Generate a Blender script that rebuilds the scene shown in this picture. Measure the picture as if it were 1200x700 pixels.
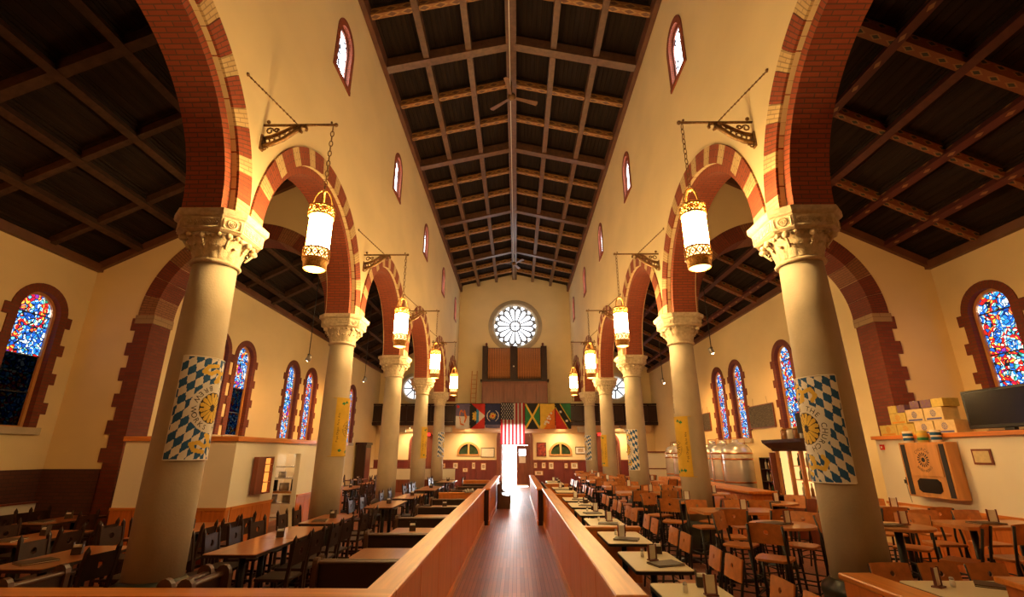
import bpy, bmesh, math, random
from mathutils import Vector, Matrix
PI = math.pi
RND = random.Random(11)
for o in list(bpy.data.objects): bpy.data.objects.remove(o, do_unlink=True)
SC = bpy.context.scene
COL = SC.collection

# ------------------------------------------------------------------ camera, sky, exposure
cd = bpy.data.cameras.new('camera'); cam = bpy.data.objects.new('camera', cd); COL.objects.link(cam)
cd.sensor_width = 36.0; cd.lens = 36.0 * 565.0 / 1200.0
cd.clip_start = 0.05; cd.clip_end = 300
cam.location = (0.138, 0.0, 1.94)
cam.rotation_euler = (PI / 2 + 0.31, 0.0, 0.010)
SC.camera = cam
w = bpy.data.worlds.new('sky'); SC.world = w; w.use_nodes = True
bg = w.node_tree.nodes['Background']
bg.inputs[0].default_value = (1.0, 0.98, 0.96, 1); bg.inputs[1].default_value = 38.0
SC.view_settings.view_transform = 'Standard'
SC.view_settings.look = 'None'
SC.view_settings.exposure = 0.22
SC.view_settings.gamma = 1.0
SC.view_settings.use_curve_mapping = False
LANTERN_E = 148.0      # emission of the lantern glass
SPOT_W = 230.0        # power of the aisle spot lamps
WIN_E = 1.9           # brightness of stained glass

# ------------------------------------------------------------------ mesh helper
class MB:
    def __init__(s): s.v = []; s.f = []; s.uv = []; s.sm = []; s.mi = []
    def face(s, pts, uv=None, sm=False, mi=0):
        b = len(s.v); s.v += [tuple(p) for p in pts]
        s.f.append(tuple(range(b, b + len(pts)))); s.uv.append(uv); s.sm.append(sm); s.mi.append(mi)
    def idx(s, verts, faces, sm=False, mi=0):
        b = len(s.v); s.v += [tuple(p) for p in verts]
        for f in faces: s.f.append(tuple(b + i for i in f)); s.uv.append(None); s.sm.append(sm); s.mi.append(mi)
        return s
    def box(s, x0, x1, y0, y1, z0, z1, mi=0):
        v = [(x0,y0,z0),(x1,y0,z0),(x1,y1,z0),(x0,y1,z0),(x0,y0,z1),(x1,y0,z1),(x1,y1,z1),(x0,y1,z1)]
        return s.idx(v, [(0,3,2,1),(4,5,6,7),(0,1,5,4),(1,2,6,5),(2,3,7,6),(3,0,4,7)], False, mi)
    def beam(s, p0, p1, w_, h_, up=(0,0,1), mi=0):
        p0 = Vector(p0); p1 = Vector(p1); d = p1 - p0; L = d.length; d.normalize()
        r = d.cross(Vector(up)); r.normalize(); u = r.cross(d)
        a = [p + r * sx * w_ / 2 + u * sz * h_ / 2 for p in (p0, p1) for sx, sz in ((-1,-1),(1,-1),(1,1),(-1,1))]
        b = len(s.v); s.v += [tuple(q) for q in a]
        for i, (q, ww) in enumerate((((0,1,5,4), w_), ((1,2,6,5), h_), ((2,3,7,6), w_), ((3,0,4,7), h_))):
            s.f.append(tuple(b + k for k in q)); s.uv.append([(0,-ww/2),(0,ww/2),(L,ww/2),(L,-ww/2)]); s.sm.append(False); s.mi.append(mi)
        for q in ((3,2,1,0),(4,5,6,7)): s.f.append(tuple(b + k for k in q)); s.uv.append(None); s.sm.append(False); s.mi.append(mi)
        return s
    def prism(s, poly, ext, mi=0):
        n = len(poly); e = Vector(ext); a = [Vector(p) for p in poly]; c = [p + e for p in a]
        nrm = Vector((0,0,0))
        for i in range(n): nrm += a[i].cross(a[(i+1) % n])
        fl = nrm.dot(e) > 0
        fs = [tuple(range(n)), tuple(range(2*n-1, n-1, -1))] + [(i, n+i, n+(i+1) % n, (i+1) % n) for i in range(n)]
        if fl: fs = [tuple(reversed(f)) for f in fs]
        return s.idx(a + c, fs, False, mi)
    def lathe(s, prof, c=(0,0,0), n=20, sm=True, axis='Z', mi=0, caps=True):
        vs = []
        for r, z in prof:
            for i in range(n):
                t = 2*PI*i/n; x, y = r*math.cos(t), r*math.sin(t)
                p = (x, y, z) if axis == 'Z' else ((z, x, y) if axis == 'X' else (y, z, x))
                vs.append((c[0]+p[0], c[1]+p[1], c[2]+p[2]))
        fs = []
        for k in range(len(prof)-1):
            for i in range(n):
                j = (i+1) % n; fs.append((k*n+i, k*n+j, (k+1)*n+j, (k+1)*n+i))
        b = len(s.v); s.idx(vs, fs, sm, mi)
        if caps:
            m = len(prof)-1
            for f in (tuple(b+i for i in reversed(range(n))), tuple(b+m*n+i for i in range(n))):
                s.f.append(f); s.uv.append(None); s.sm.append(False); s.mi.append(mi)
        return s
    def tube(s, path, r, n=6, closed=False, mi=0):
        P = [Vector(p) for p in path]; m = len(P); vs = []
        rr = r if isinstance(r, (list, tuple)) else [r]*m
        up = None
        for i in range(m):
            d = (P[(i+1) % m]-P[i-1]) if closed else (P[min(i+1, m-1)]-P[max(i-1, 0)])
            d.normalize()
            if up is None:
                up = Vector((0,0,1)) if abs(d.z) < .9 else Vector((1,0,0))
            a = d.cross(up)
            if a.length < 1e-4: a = d.cross(Vector((0.3,1,0.2)))
            a.normalize(); up = a.cross(d); up.normalize()
            for k in range(n):
                t = 2*PI*k/n; vs.append(P[i] + a*math.cos(t)*rr[i] + up*math.sin(t)*rr[i])
        fs = []
        for i in range(m if closed else m-1):
            i2 = (i+1) % m
            for k in range(n):
                k2 = (k+1) % n; fs.append((i*n+k, i2*n+k, i2*n+k2, i*n+k2))
        if not closed: fs += [tuple(range(n)), tuple(range((m-1)*n+n-1, (m-1)*n-1, -1))]
        return s.idx(vs, fs, True, mi)
    def sph(s, c, r, n=10, m=6, sc=(1,1,1), mi=0):
        vs = []
        for i in range(m+1):
            th = PI*i/m
            for k in range(n):
                ph = 2*PI*k/n
                vs.append((c[0]+r*sc[0]*math.sin(th)*math.cos(ph), c[1]+r*sc[1]*math.sin(th)*math.sin(ph), c[2]-r*sc[2]*math.cos(th)))
        fs = []
        for i in range(m):
            for k in range(n):
                k2 = (k+1) % n; fs.append((i*n+k, i*n+k2, (i+1)*n+k2, (i+1)*n+k))
        return s.idx(vs, fs, True, mi)
    def panel(s, a0, a1, zb, ztop, ops, fn, t, smp=20, mi=0, na=1, open_left=False):
        """slab spanning a0..a1 with openings; fn(a,z,d) -> point, d=0 front, d=t back. ztop: function of a. opening: (c, r, lo(a), hi(a))"""
        zt = ztop if callable(ztop) else (lambda a: ztop)
        def q(p, uv=None, flip=False):
            if flip: p = p[::-1]; uv = uv[::-1]
            s.face(p, uv, False, mi)
        def pl(a, b, z00, z01, z10, z11):
            uv = [(a,z00),(b,z10),(b,z11),(a,z01)]
            q([fn(a,z00,0), fn(b,z10,0), fn(b,z11,0), fn(a,z01,0)], uv)
            q([fn(a,z00,t), fn(b,z10,t), fn(b,z11,t), fn(a,z01,t)], uv, True)
        cur = a0
        for (c, r, lo, hi) in sorted(ops, key=lambda o: o[0]):
            xs = [c - r*math.cos(PI*i/smp) for i in range(smp+1)]
            if xs[0] > cur + 1e-5:
                for j in range(na):
                    pa = cur+(xs[0]-cur)*j/na; pb = cur+(xs[0]-cur)*(j+1)/na
                    pl(pa, pb, zb, zt(pa), zb, zt(pb))
            for i in range(smp):
                a, b = xs[i], xs[i+1]
                la, lb, ha, hb = lo(a), lo(b), hi(a), hi(b)
                if la > zb + 1e-5 or lb > zb + 1e-5: pl(a, b, zb, la, zb, lb)
                pl(a, b, ha, zt(a), hb, zt(b))
                q([fn(a,ha,0), fn(b,hb,0), fn(b,hb,t), fn(a,ha,t)], [(0,a),(0,b),(t,b),(t,a)], False)
                if la > zb + 1e-5 or lb > zb + 1e-5:
                    q([fn(a,la,0), fn(b,lb,0), fn(b,lb,t), fn(a,la,t)], [(0,a),(0,b),(t,b),(t,a)], True)
            for e, fl in ((xs[0], True), (xs[-1], False)):
                if hi(e) - lo(e) > 1e-3 and not (open_left and fl):
                    q([fn(e,lo(e),0), fn(e,hi(e),0), fn(e,hi(e),t), fn(e,lo(e),t)], [(0,lo(e)),(0,hi(e)),(t,hi(e)),(t,lo(e))], fl)
            cur = xs[-1]
        if a1 > cur + 1e-5:
            for j in range(na):
                pa = cur+(a1-cur)*j/na; pb = cur+(a1-cur)*(j+1)/na
                pl(pa, pb, zb, zt(pa), zb, zt(pb))
        for e, fl in ((a0, False), (a1, True)):
            if open_left and not fl: continue
            q([fn(e,zb,0), fn(e,zt(e),0), fn(e,zt(e),t), fn(e,zb,t)], [(0,zb),(0,zt(e)),(t,zt(e)),(t,zb)], fl)
        return s
    def mesh(s, name, mats, bevel=0):
        me = bpy.data.meshes.new(name); me.from_pydata(s.v, [], s.f)
        if not isinstance(mats, (list, tuple)): mats = [mats]
        for m in mats: me.materials.append(m)
        me.polygons.foreach_set('use_smooth', s.sm)
        if len(mats) > 1: me.polygons.foreach_set('material_index', s.mi)
        uvl = me.uv_layers.new(name='UVMap').data
        for p in me.polygons:
            u = s.uv[p.index]
            if u is None:
                n = p.normal; ax = max(range(3), key=lambda i: abs(n[i]))
                for li in p.loop_indices:
                    c = s.v[me.loops[li].vertex_index]
                    uvl[li].uv = (c[1], c[2]) if ax == 0 else ((c[0], c[2]) if ax == 1 else (c[0], c[1]))
            else:
                for k, li in enumerate(p.loop_indices): uvl[li].uv = u[k]
        if bevel:
            bm = bmesh.new(); bm.from_mesh(me)
            bmesh.ops.bevel(bm, geom=bm.edges[:], offset=bevel, segments=1, affect='EDGES', profile=.5, clamp_overlap=True)
            bm.to_mesh(me); bm.free()
        me.update(); return me
    def build(s, name, mats, parent=None, bevel=0, loc=None, rot=None):
        return inst(name, s.mesh(name, mats, bevel), parent, loc, rot)

def inst(name, me, parent=None, loc=None, rot=None):
    o = bpy.data.objects.new(name, me); COL.objects.link(o)
    if parent: o.parent = parent
    if loc is not None: o.location = loc
    if rot is not None: o.rotation_euler = rot
    return o
def tag(o, label, cat, group=None):
    o['label'] = label; o['category'] = cat
    if group: o['group'] = group
    return o
def thing(name, loc=(0,0,0), rz=0, label=None, cat=None, group=None):
    o = bpy.data.objects.new(name, None); COL.objects.link(o); o.empty_display_size = .1
    o.location = loc; o.rotation_euler = (0,0,rz)
    if label: tag(o, label, cat, group)
    return o
def struct(o):
    o['kind'] = 'structure'; return o
def copy_tree(o, parent=None):
    c = o.copy(); COL.objects.link(c); c.parent = parent
    for ch in list(o.children): copy_tree(ch, c)
    return c
def place(proto, state, loc, rz, label, group=None):
    """first use moves the prototype itself, later uses copy it"""
    if state.get(proto.name) is None: state[proto.name] = 1; o = proto
    else: o = copy_tree(proto)
    o.location = loc; o.rotation_euler = (0,0,rz); o['label'] = label
    if group: o['group'] = group
    return o
USED = {}
ORD = ['first','second','third','fourth','fifth','sixth','seventh','eighth','ninth']

# ------------------------------------------------------------------ materials
def nt(name):
    m = bpy.data.materials.new(name); m.use_nodes = True
    return m, m.node_tree.nodes, m.node_tree.links, m.node_tree.nodes['Principled BSDF']
def c4(c, k=1): return (min(c[0]*k,1), min(c[1]*k,1), min(c[2]*k,1), 1)
def mat(name, col, rough=.6, metal=0, var=.14, scale=(5,5,5), bump=0, bscale=40, coat=0, spec=.5, col2=None, trans=0):
    m, N, L, P = nt(name)
    tc = N.new('ShaderNodeTexCoord'); mp = N.new('ShaderNodeMapping'); mp.inputs['Scale'].default_value = scale
    L.new(tc.outputs['Object'], mp.inputs['Vector'])
    no = N.new('ShaderNodeTexNoise'); no.inputs['Scale'].default_value = 1; no.inputs['Detail'].default_value = 4
    L.new(mp.outputs[0], no.inputs['Vector'])
    cr = N.new('ShaderNodeValToRGB'); cr.color_ramp.elements[0].position = .3; cr.color_ramp.elements[1].position = .7
    cr.color_ramp.elements[0].color = c4(col, 1-var); cr.color_ramp.elements[1].color = c4(col2, 1) if col2 else c4(col, 1+var)
    L.new(no.outputs['Fac'], cr.inputs[0]); L.new(cr.outputs[0], P.inputs['Base Color'])
    P.inputs['Roughness'].default_value = rough; P.inputs['Metallic'].default_value = metal
    P.inputs['Specular IOR Level'].default_value = spec; P.inputs['Coat Weight'].default_value = coat
    if coat: P.inputs['Coat Roughness'].default_value = .12
    if bump:
        n2 = N.new('ShaderNodeTexNoise'); n2.inputs['Scale'].default_value = bscale; n2.inputs['Detail'].default_value = 3
        L.new(tc.outputs['Object'], n2.inputs['Vector'])
        bp = N.new('ShaderNodeBump'); bp.inputs['Strength'].default_value = bump; bp.inputs['Distance'].default_value = .02
        L.new(n2.outputs['Fac'], bp.inputs['Height']); L.new(bp.outputs[0], P.inputs['Normal'])
    if trans:
        out = N['Material Output']; tr = N.new('ShaderNodeBsdfTranslucent'); mx = N.new('ShaderNodeMixShader')
        mx.inputs[0].default_value = trans
        L.new(cr.outputs[0], tr.inputs[0]); L.new(P.outputs[0], mx.inputs[1]); L.new(tr.outputs[0], mx.inputs[2]); L.new(mx.outputs[0], out.inputs[0])
    return m
def brick(name, c1, c2, mortar, bw=.215, rh=.072, ms=.007, rough=.8):
    m, N, L, P = nt(name)
    uv = N.new('ShaderNodeUVMap'); b = N.new('ShaderNodeTexBrick')
    L.new(uv.outputs[0], b.inputs['Vector'])
    b.inputs['Color1'].default_value = c4(c1); b.inputs['Color2'].default_value = c4(c2); b.inputs['Mortar'].default_value = c4(mortar)
    b.inputs['Scale'].default_value = 1; b.inputs['Mortar Size'].default_value = ms; b.inputs['Brick Width'].default_value = bw; b.inputs['Row Height'].default_value = rh
    b.inputs['Mortar Smooth'].default_value = .3
    L.new(b.outputs['Color'], P.inputs['Base Color']); P.inputs['Roughness'].default_value = rough
    bp = N.new('ShaderNodeBump'); bp.invert = True; bp.inputs['Strength'].default_value = .5; bp.inputs['Distance'].default_value = .01
    L.new(b.outputs['Fac'], bp.inputs['Height']); L.new(bp.outputs[0], P.inputs['Normal'])
    return m
def emit(name, col, st):
    m = bpy.data.materials.new(name); m.use_nodes = True; N = m.node_tree.nodes; N.clear()
    e = N.new('ShaderNodeEmission'); e.inputs[0].default_value = c4(col); e.inputs[1].default_value = st
    o = N.new('ShaderNodeOutputMaterial'); m.node_tree.links.new(e.outputs[0], o.inputs[0]); return m
def painted(name, base, fg, fg2, period, half, k=.62, rough=.6):
    """row of diamonds along a beam, from the beam's own UV (u along, v across)"""
    m, N, L, P = nt(name)
    uv = N.new('ShaderNodeUVMap'); sp = N.new('ShaderNodeSeparateXYZ'); L.new(uv.outputs[0], sp.inputs[0])
    def M(op, a, b=None):
        n = N.new('ShaderNodeMath'); n.operation = op
        for i, q in enumerate((a, b)):
            if q is None: continue
            if isinstance(q, (int, float)): n.inputs[i].default_value = q
            else: L.new(q, n.inputs[i])
        return n.outputs[0]
    fr = M('FRACT', M('DIVIDE', sp.outputs[0], period))
    a = M('MULTIPLY', M('ABSOLUTE', M('SUBTRACT', fr, .5)), 2.0)
    b = M('DIVIDE', M('ABSOLUTE', sp.outputs[1]), half)
    d = M('ADD', a, b)
    cr = N.new('ShaderNodeValToRGB'); cr.color_ramp.interpolation = 'CONSTANT'
    e = cr.color_ramp.elements; e[0].position = 0; e[0].color = c4(fg2); e[1].position = .38; e[1].color = c4(fg)
    x = e.new(.62); x.color = c4(base)
    L.new(M('MULTIPLY', d, k), cr.inputs[0])
    L.new(cr.outputs[0], P.inputs['Base Color']); P.inputs['Roughness'].default_value = rough
    return m
def stained(name, strength, pale=0.0, scale=11.5):
    m = bpy.data.materials.new(name); m.use_nodes = True; N = m.node_tree.nodes; L = m.node_tree.links; N.clear()
    tc = N.new('ShaderNodeTexCoord'); oi = N.new('ShaderNodeObjectInfo')
    ad = N.new('ShaderNodeVectorMath'); ad.operation = 'ADD'
    cb = N.new('ShaderNodeCombineXYZ'); mu = N.new('ShaderNodeMath'); mu.operation = 'MULTIPLY'; mu.inputs[1].default_value = 50
    L.new(oi.outputs['Random'], mu.inputs[0]); L.new(mu.outputs[0], cb.inputs[1])
    L.new(tc.outputs['Object'], ad.inputs[0]); L.new(cb.outputs[0], ad.inputs[1])
    v = N.new('ShaderNodeTexVoronoi'); v.inputs['Scale'].default_value = scale; L.new(ad.outputs[0], v.inputs['Vector'])
    ve = N.new('ShaderNodeTexVoronoi'); ve.feature = 'DISTANCE_TO_EDGE'; ve.inputs['Scale'].default_value = scale; L.new(ad.outputs[0], ve.inputs['Vector'])
    no = N.new('ShaderNodeTexNoise'); no.inputs['Scale'].default_value = 3.2; no.inputs['Detail'].default_value = 1; L.new(ad.outputs[0], no.inputs['Vector'])
    sp = N.new('ShaderNodeSeparateColor'); L.new(v.outputs['Color'], sp.inputs[0])
    pick = N.new('ShaderNodeMath'); pick.operation = 'MULTIPLY_ADD'; pick.inputs[1].default_value = .55
    nm = N.new('ShaderNodeMath'); nm.operation = 'MULTIPLY_ADD'; nm.inputs[1].default_value = 1.6; nm.inputs[2].default_value = -.55
    L.new(no.outputs['Fac'], nm.inputs[0]); L.new(sp.outputs[0], pick.inputs[0]); L.new(nm.outputs[0], pick.inputs[2])
    cr = N.new('ShaderNodeValToRGB'); cr.color_ramp.interpolation = 'CONSTANT'
    cols = [(0,(.75,.9,1)),(.10,(.01,.06,.34)),(.24,(.02,.22,.66)),(.34,(.75,.9,1)),(.39,(.015,.10,.45)),(.52,(.16,.48,.85)),(.57,(.02,.22,.12)),(.61,(.9,.85,.65)),(.66,(.62,.015,.012)),(.78,(.85,.45,.05)),(.83,(.45,.01,.03)),(.94,(.2,.03,.3))]
    e = cr.color_ramp.elements
    e[0].position = 0; e[0].color = c4(cols[0][1]); e[1].position = cols[1][0]; e[1].color = c4(cols[1][1])
    for p_, c_ in cols[2:]: x = e.new(p_); x.color = c4(c_)
    L.new(pick.outputs[0], cr.inputs[0])
    mxp = N.new('ShaderNodeMix'); mxp.data_type = 'RGBA'; mxp.inputs[0].default_value = pale; mxp.inputs[7].default_value = (.95,.98,1,1)
    L.new(cr.outputs[0], mxp.inputs[6])
    ed = N.new('ShaderNodeMath'); ed.operation = 'GREATER_THAN'; ed.inputs[1].default_value = .075; L.new(ve.outputs['Distance'], ed.inputs[0])
    mx = N.new('ShaderNodeMix'); mx.data_type = 'RGBA'; mx.inputs[6].default_value = (.01,.01,.012,1)
    L.new(ed.outputs[0], mx.inputs[0]); L.new(mxp.outputs[2], mx.inputs[7])
    em = N.new('ShaderNodeEmission'); em.inputs[1].default_value = strength; L.new(mx.outputs[2], em.inputs[0])
    o = N.new('ShaderNodeOutputMaterial'); L.new(em.outputs[0], o.inputs[0]); return m

M = {}
M['plaster'] = mat('plaster', (.79,.635,.35), .85, var=.06, scale=(.5,.5,.8), bump=.06, bscale=9)
M['plaster_white'] = mat('white_plaster', (.80,.74,.60), .8, var=.04, scale=(1,1,1), bump=.04, bscale=12)
M['stone'] = mat('stone', (.47,.39,.27), .8, var=.1, scale=(3,3,2), bump=.12, bscale=35)
M['stone_cap'] = mat('carved_stone', (.56,.45,.29), .85, var=.18, scale=(14,14,14), bump=.35, bscale=60)
M['base_stone'] = mat('grey_green_stone', (.04,.042,.032), .35, var=.15, scale=(4,4,4))
M['brick'] = brick('red_brick', (.20,.042,.020), (.155,.032,.016), (.11,.045,.025))
M['brick_arc'] = brick('red_brick_courses', (.34,.070,.022), (.27,.050,.018), (.13,.05,.025), .23, .062, .008)
M['buff_arc'] = brick('buff_brick_courses', (.66,.47,.22), (.60,.41,.18), (.36,.24,.11), .23, .062, .008)
M['brick_arc_dk'] = brick('maroon_brick_courses', (.21,.042,.020), (.165,.033,.017), (.09,.035,.02), .23, .062, .008)
M['tan_arc'] = brick('tan_brick_courses', (.30,.13,.06), (.26,.11,.05), (.12,.06,.03), .23, .062, .008)
M['brick_dark'] = brick('dark_brown_brick', (.11,.032,.02), (.085,.026,.018), (.05,.022,.016))
M['stoneband'] = brick('stone_band', (.36,.24,.13), (.32,.21,.11), (.2,.12,.06), .5, .12, .006)
M['ceil'] = mat('dark_ceiling_board', (.022,.013,.008), .8, spec=.15, var=.35, scale=(9,.6,9))
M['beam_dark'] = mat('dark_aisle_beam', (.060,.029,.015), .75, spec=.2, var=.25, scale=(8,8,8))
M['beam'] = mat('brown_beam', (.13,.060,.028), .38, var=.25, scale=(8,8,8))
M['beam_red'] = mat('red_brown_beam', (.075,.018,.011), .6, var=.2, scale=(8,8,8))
M['beam_paint'] = painted('painted_rafter', (.30,.125,.035), (.42,.22,.06), (.16,.07,.03), .42, .10)
M['beam_paint_r'] = painted('painted_rafter_green', (.17,.052,.014), (.23,.11,.03), (.018,.022,.012), .26, .08, .80)
M['beam_flower'] = painted('painted_purlin', (.085,.014,.010), (.085,.014,.010), (.28,.14,.05), .55, .10, 1.15)
M['cornice'] = mat('cornice', (.13,.05,.025), .5, var=.2, scale=(3,3,3))
M['rail'] = mat('honey_oak', (.62,.20,.028), .36, var=.2, scale=(22,1.2,22), coat=.12)
M['rail_x'] = mat('honey_oak_cross', (.62,.20,.028), .36, var=.2, scale=(1.2,22,22), coat=.12)
M['panelwood'] = mat('oak_panel', (.56,.16,.028), .42, var=.14, scale=(20,20,1.2), coat=.08, spec=.35)
M['table_wood'] = mat('table_wood', (.42,.14,.04), .28, var=.12, scale=(20,1.5,5), coat=.3)
M['bar_wood'] = mat('bar_table_wood', (.58,.23,.07), .3, var=.14, scale=(16,2,5), coat=.3)
M['stool_wood'] = mat('stool_wood', (.58,.21,.055), .38, var=.16, scale=(14,3,14), coat=.2)
M['dark_wood'] = mat('dark_wood', (.034,.013,.008), .42, spec=.35, var=.3, scale=(12,12,2))
M['pew_wood'] = mat('pew_wood', (.032,.013,.007), .4, var=.3, scale=(2,14,14), coat=.1)
M['pew_end'] = mat('pew_end_wood', (.085,.034,.015), .4, var=.3, scale=(10,10,3))
M['mahogany'] = mat('mahogany', (.21,.055,.025), .4, var=.2, scale=(10,10,1.5))
M['wain'] = mat('red_wainscot', (.16,.022,.018), .5, var=.15, scale=(6,6,1))
M['oak_light'] = mat('light_oak', (.58,.27,.08), .4, var=.15, scale=(12,12,1.5), coat=.2)
M['black'] = mat('black_steel', (.012,.012,.013), .4, var=.1)
M['blackplastic'] = mat('black_plastic', (.010,.010,.011), .35, var=.1)
M['screen'] = mat('dark_screen', (.012,.012,.014), .12, var=.05)
M['steel'] = mat('stainless_steel', (.80,.79,.77), .22, .6, var=.06, scale=(1,1,8))
M['copper'] = mat('copper_band', (.55,.2,.08), .3, 1, var=.1)
M['iron'] = mat('bronze_iron', (.24,.13,.05), .45, .7, var=.3, scale=(30,30,30))
M['brass'] = mat('pierced_brass', (.55,.30,.08), .4, .8, var=.45, scale=(60,60,40))
M['white_lam'] = mat('cream_laminate', (.84,.74,.50), .3, var=.03, scale=(2,2,2))
M['cream'] = mat('cream_paper', (.80,.72,.52), .7, var=.08, scale=(9,9,9))
M['paper'] = mat('white_paper', (.85,.82,.74), .7, var=.05, scale=(9,9,9))
M['menu'] = mat('dark_menu_cover', (.05,.026,.014), .45, var=.2)
M['redframe'] = mat('dark_red_holder', (.16,.035,.02), .4, var=.2)
M['green'] = mat('green', (.02,.2,.06), .7); M['gold'] = mat('gold_cloth', (.75,.5,.06), .75, var=.08); M['redc'] = mat('red_cloth', (.62,.03,.02), .75, var=.1)
M['blackc'] = mat('black_cloth', (.015,.015,.015), .8); M['navy'] = mat('navy_cloth', (.02,.03,.11), .8, var=.15); M['lblue'] = mat('light_blue_cloth', (.05,.3,.55), .8)
M['whitec'] = mat('white_cloth', (.78,.75,.68), .8, var=.06); M['purple'] = mat('slate_purple_cloth', (.16,.14,.26), .8, var=.1); M['orangec'] = mat('orange_cloth', (.75,.2,.02), .75, var=.1)
M['yellowc'] = mat('yellow_banner_cloth', (.68,.42,.03), .75, var=.1); M['bannerblue'] = mat('banner_blue', (.012,.10,.27), .75, var=.12); M['ochre'] = mat('ochre_print', (.62,.28,.03), .75)
M['us_red'] = mat('flag_red', (.60,.02,.03), .8, var=.05, trans=.5); M['us_white'] = mat('flag_white', (.85,.80,.74), .8, var=.04, trans=.5); M['us_blue'] = mat('flag_blue', (.02,.025,.06), .8, trans=.2)
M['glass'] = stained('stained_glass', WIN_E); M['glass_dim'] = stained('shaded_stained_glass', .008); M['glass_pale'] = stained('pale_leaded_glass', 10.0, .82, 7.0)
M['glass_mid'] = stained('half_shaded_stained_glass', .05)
M['skyglass'] = emit('bright_window_glass', (.93,.97,1), 9.0)
M['roundglass'] = emit('round_window_glass', (.95,.97,1), 1.5)
M['roseglass'] = emit('rose_window_glass', (.93,.97,1), 4.0)
M['fanlight'] = emit('fanlight_glass', (.95,.97,1), 38.0)
M['lantern'] = emit('lantern_glass', (1.0,.64,.25), LANTERN_E)
M['lantern_low'] = emit('lantern_base_glass', (1.0,.55,.18), 6)
M['bulb'] = emit('lamp_bulb', (1.0,.80,.5), 40)
M['bar_glow'] = emit('lit_bar_back', (1.0,.55,.18), 1.3)
M['cab_glow'] = emit('lit_cabinet', (1.0,.30,.05), 1.3)
M['exit'] = emit('exit_sign_red', (1,.03,.02), 2.5)
M['tube'] = emit('kitchen_tube', (1.0,.93,.75), 14)
M['chalk'] = mat('chalkboard_writing', (.05,.042,.03), .8, var=.5, scale=(2,6,60), col2=(.16,.13,.09))
M['pic'] = mat('picture_print', (.45,.33,.20), .6, var=.5, scale=(9,9,9)); M['pic_red'] = mat('poster_print', (.55,.09,.04), .6, var=.9, scale=(7,7,7), col2=(.50,.06,.03))
M['bottle'] = mat('bottle_glass', (.03,.05,.02), .1, var=.3); M['bottle_amber'] = mat('amber_bottle', (.22,.08,.02), .12, var=.3); M['bottle_clear'] = mat('clear_bottle', (.5,.45,.35), .1)
M['fan'] = mat('fan_wood', (.16,.07,.03), .4, var=.2)
M['grey'] = mat('grey_metal', (.35,.33,.30), .4, .6); M['duct'] = mat('painted_duct', (.66,.52,.30), .6, var=.05)
M['tracery'] = mat('slate_tracery', (.10,.095,.10), .6, var=.2)
M['cloth'] = mat('checked_rag', (.4,.38,.36), .9, var=.8, scale=(40,40,40))
M['pave'] = mat('pavement', (.6,.58,.55), .8, var=.1)
M['blue_print'] = mat('blue_print', (.08,.10,.35), .6, var=.3, scale=(20,20,20)); M['box_yellow'] = mat('carton_yellow', (.55,.44,.12), .7, var=.12, scale=(15,15,15))
M['box_cream'] = mat('carton_cream', (.62,.50,.27), .7, var=.1, scale=(15,15,15)); M['box_print'] = mat('carton_print', (.50,.30,.10), .6, var=.6, scale=(14,14,14), col2=(.13,.06,.22))
M['ink'] = mat('dark_ink', (.02,.017,.02), .8)
def floor_mat():
    m, N, L, P = nt('floor_boards')
    tc = N.new('ShaderNodeTexCoord'); b = N.new('ShaderNodeTexBrick'); mp = N.new('ShaderNodeMapping'); mp.inputs['Rotation'].default_value = (0,0,PI/2)
    L.new(tc.outputs['Object'], mp.inputs[0]); L.new(mp.outputs[0], b.inputs['Vector'])
    b.inputs['Scale'].default_value = 1; b.inputs['Brick Width'].default_value = 1.6; b.inputs['Row Height'].default_value = .062; b.inputs['Mortar Size'].default_value = .0025
    b.inputs['Color1'].default_value = (.46,.16,.085,1); b.inputs['Color2'].default_value = (.31,.105,.06,1); b.inputs['Mortar'].default_value = (.02,.01,.007,1)
    no = N.new('ShaderNodeTexNoise'); no.inputs['Scale'].default_value = 2.2; no.inputs['Detail'].default_value = 5; L.new(tc.outputs['Object'], no.inputs['Vector'])
    mx = N.new('ShaderNodeMix'); mx.data_type = 'RGBA'; mx.blend_type = 'MULTIPLY'; mx.inputs[0].default_value = .5
    cr = N.new('ShaderNodeValToRGB'); cr.color_ramp.elements[0].position = .3; cr.color_ramp.elements[0].color = (.6,.6,.6,1); cr.color_ramp.elements[1].position = .65; L.new(no.outputs['Fac'], cr.inputs[0])
    L.new(b.outputs['Color'], mx.inputs[6]); L.new(cr.outputs[0], mx.inputs[7]); L.new(mx.outputs[2], P.inputs['Base Color'])
    rr = N.new('ShaderNodeMapRange'); rr.inputs[3].default_value = .34; rr.inputs[4].default_value = .52; L.new(no.outputs['Fac'], rr.inputs[0]); L.new(rr.outputs[0], P.inputs['Roughness'])
    P.inputs['Specular IOR Level'].default_value = .4
    bp = N.new('ShaderNodeBump'); bp.invert = True; bp.inputs['Strength'].default_value = .25; bp.inputs['Distance'].default_value = .004; L.new(b.outputs['Fac'], bp.inputs['Height']); L.new(bp.outputs[0], P.inputs['Normal'])
    return m
M['floor'] = floor_mat()

# ------------------------------------------------------------------ place dimensions (metres)
WC = 3.98; WN = 3.67; WT = .66; Y0 = 6.11; SP = 5.02
COLY = [Y0 + SP*k for k in range(-1, 5)]            # six columns a side (first one beside the camera)
YF = 30.95; YB = -4.2; XA = 8.6; XT = 10.0; YT = 11.13
ZS = 5.01; RI = 2.02; RG = 2.17; RE = 2.50
ZC = 12.39; SLN = .234
def zaisle(x): return 6.13 + .52*(XT - abs(x))

# ------------------------------------------------------------------ floor
fl = struct(MB().box(-XT-.3, XT+.3, YB-.3, YF+.3, -.2, 0).build('floor', M['floor']))
pv = MB().box(-14, 14, YF+.31, YF+14, -.3, -.06).build('pavement', M['pave']); struct(pv)

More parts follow.
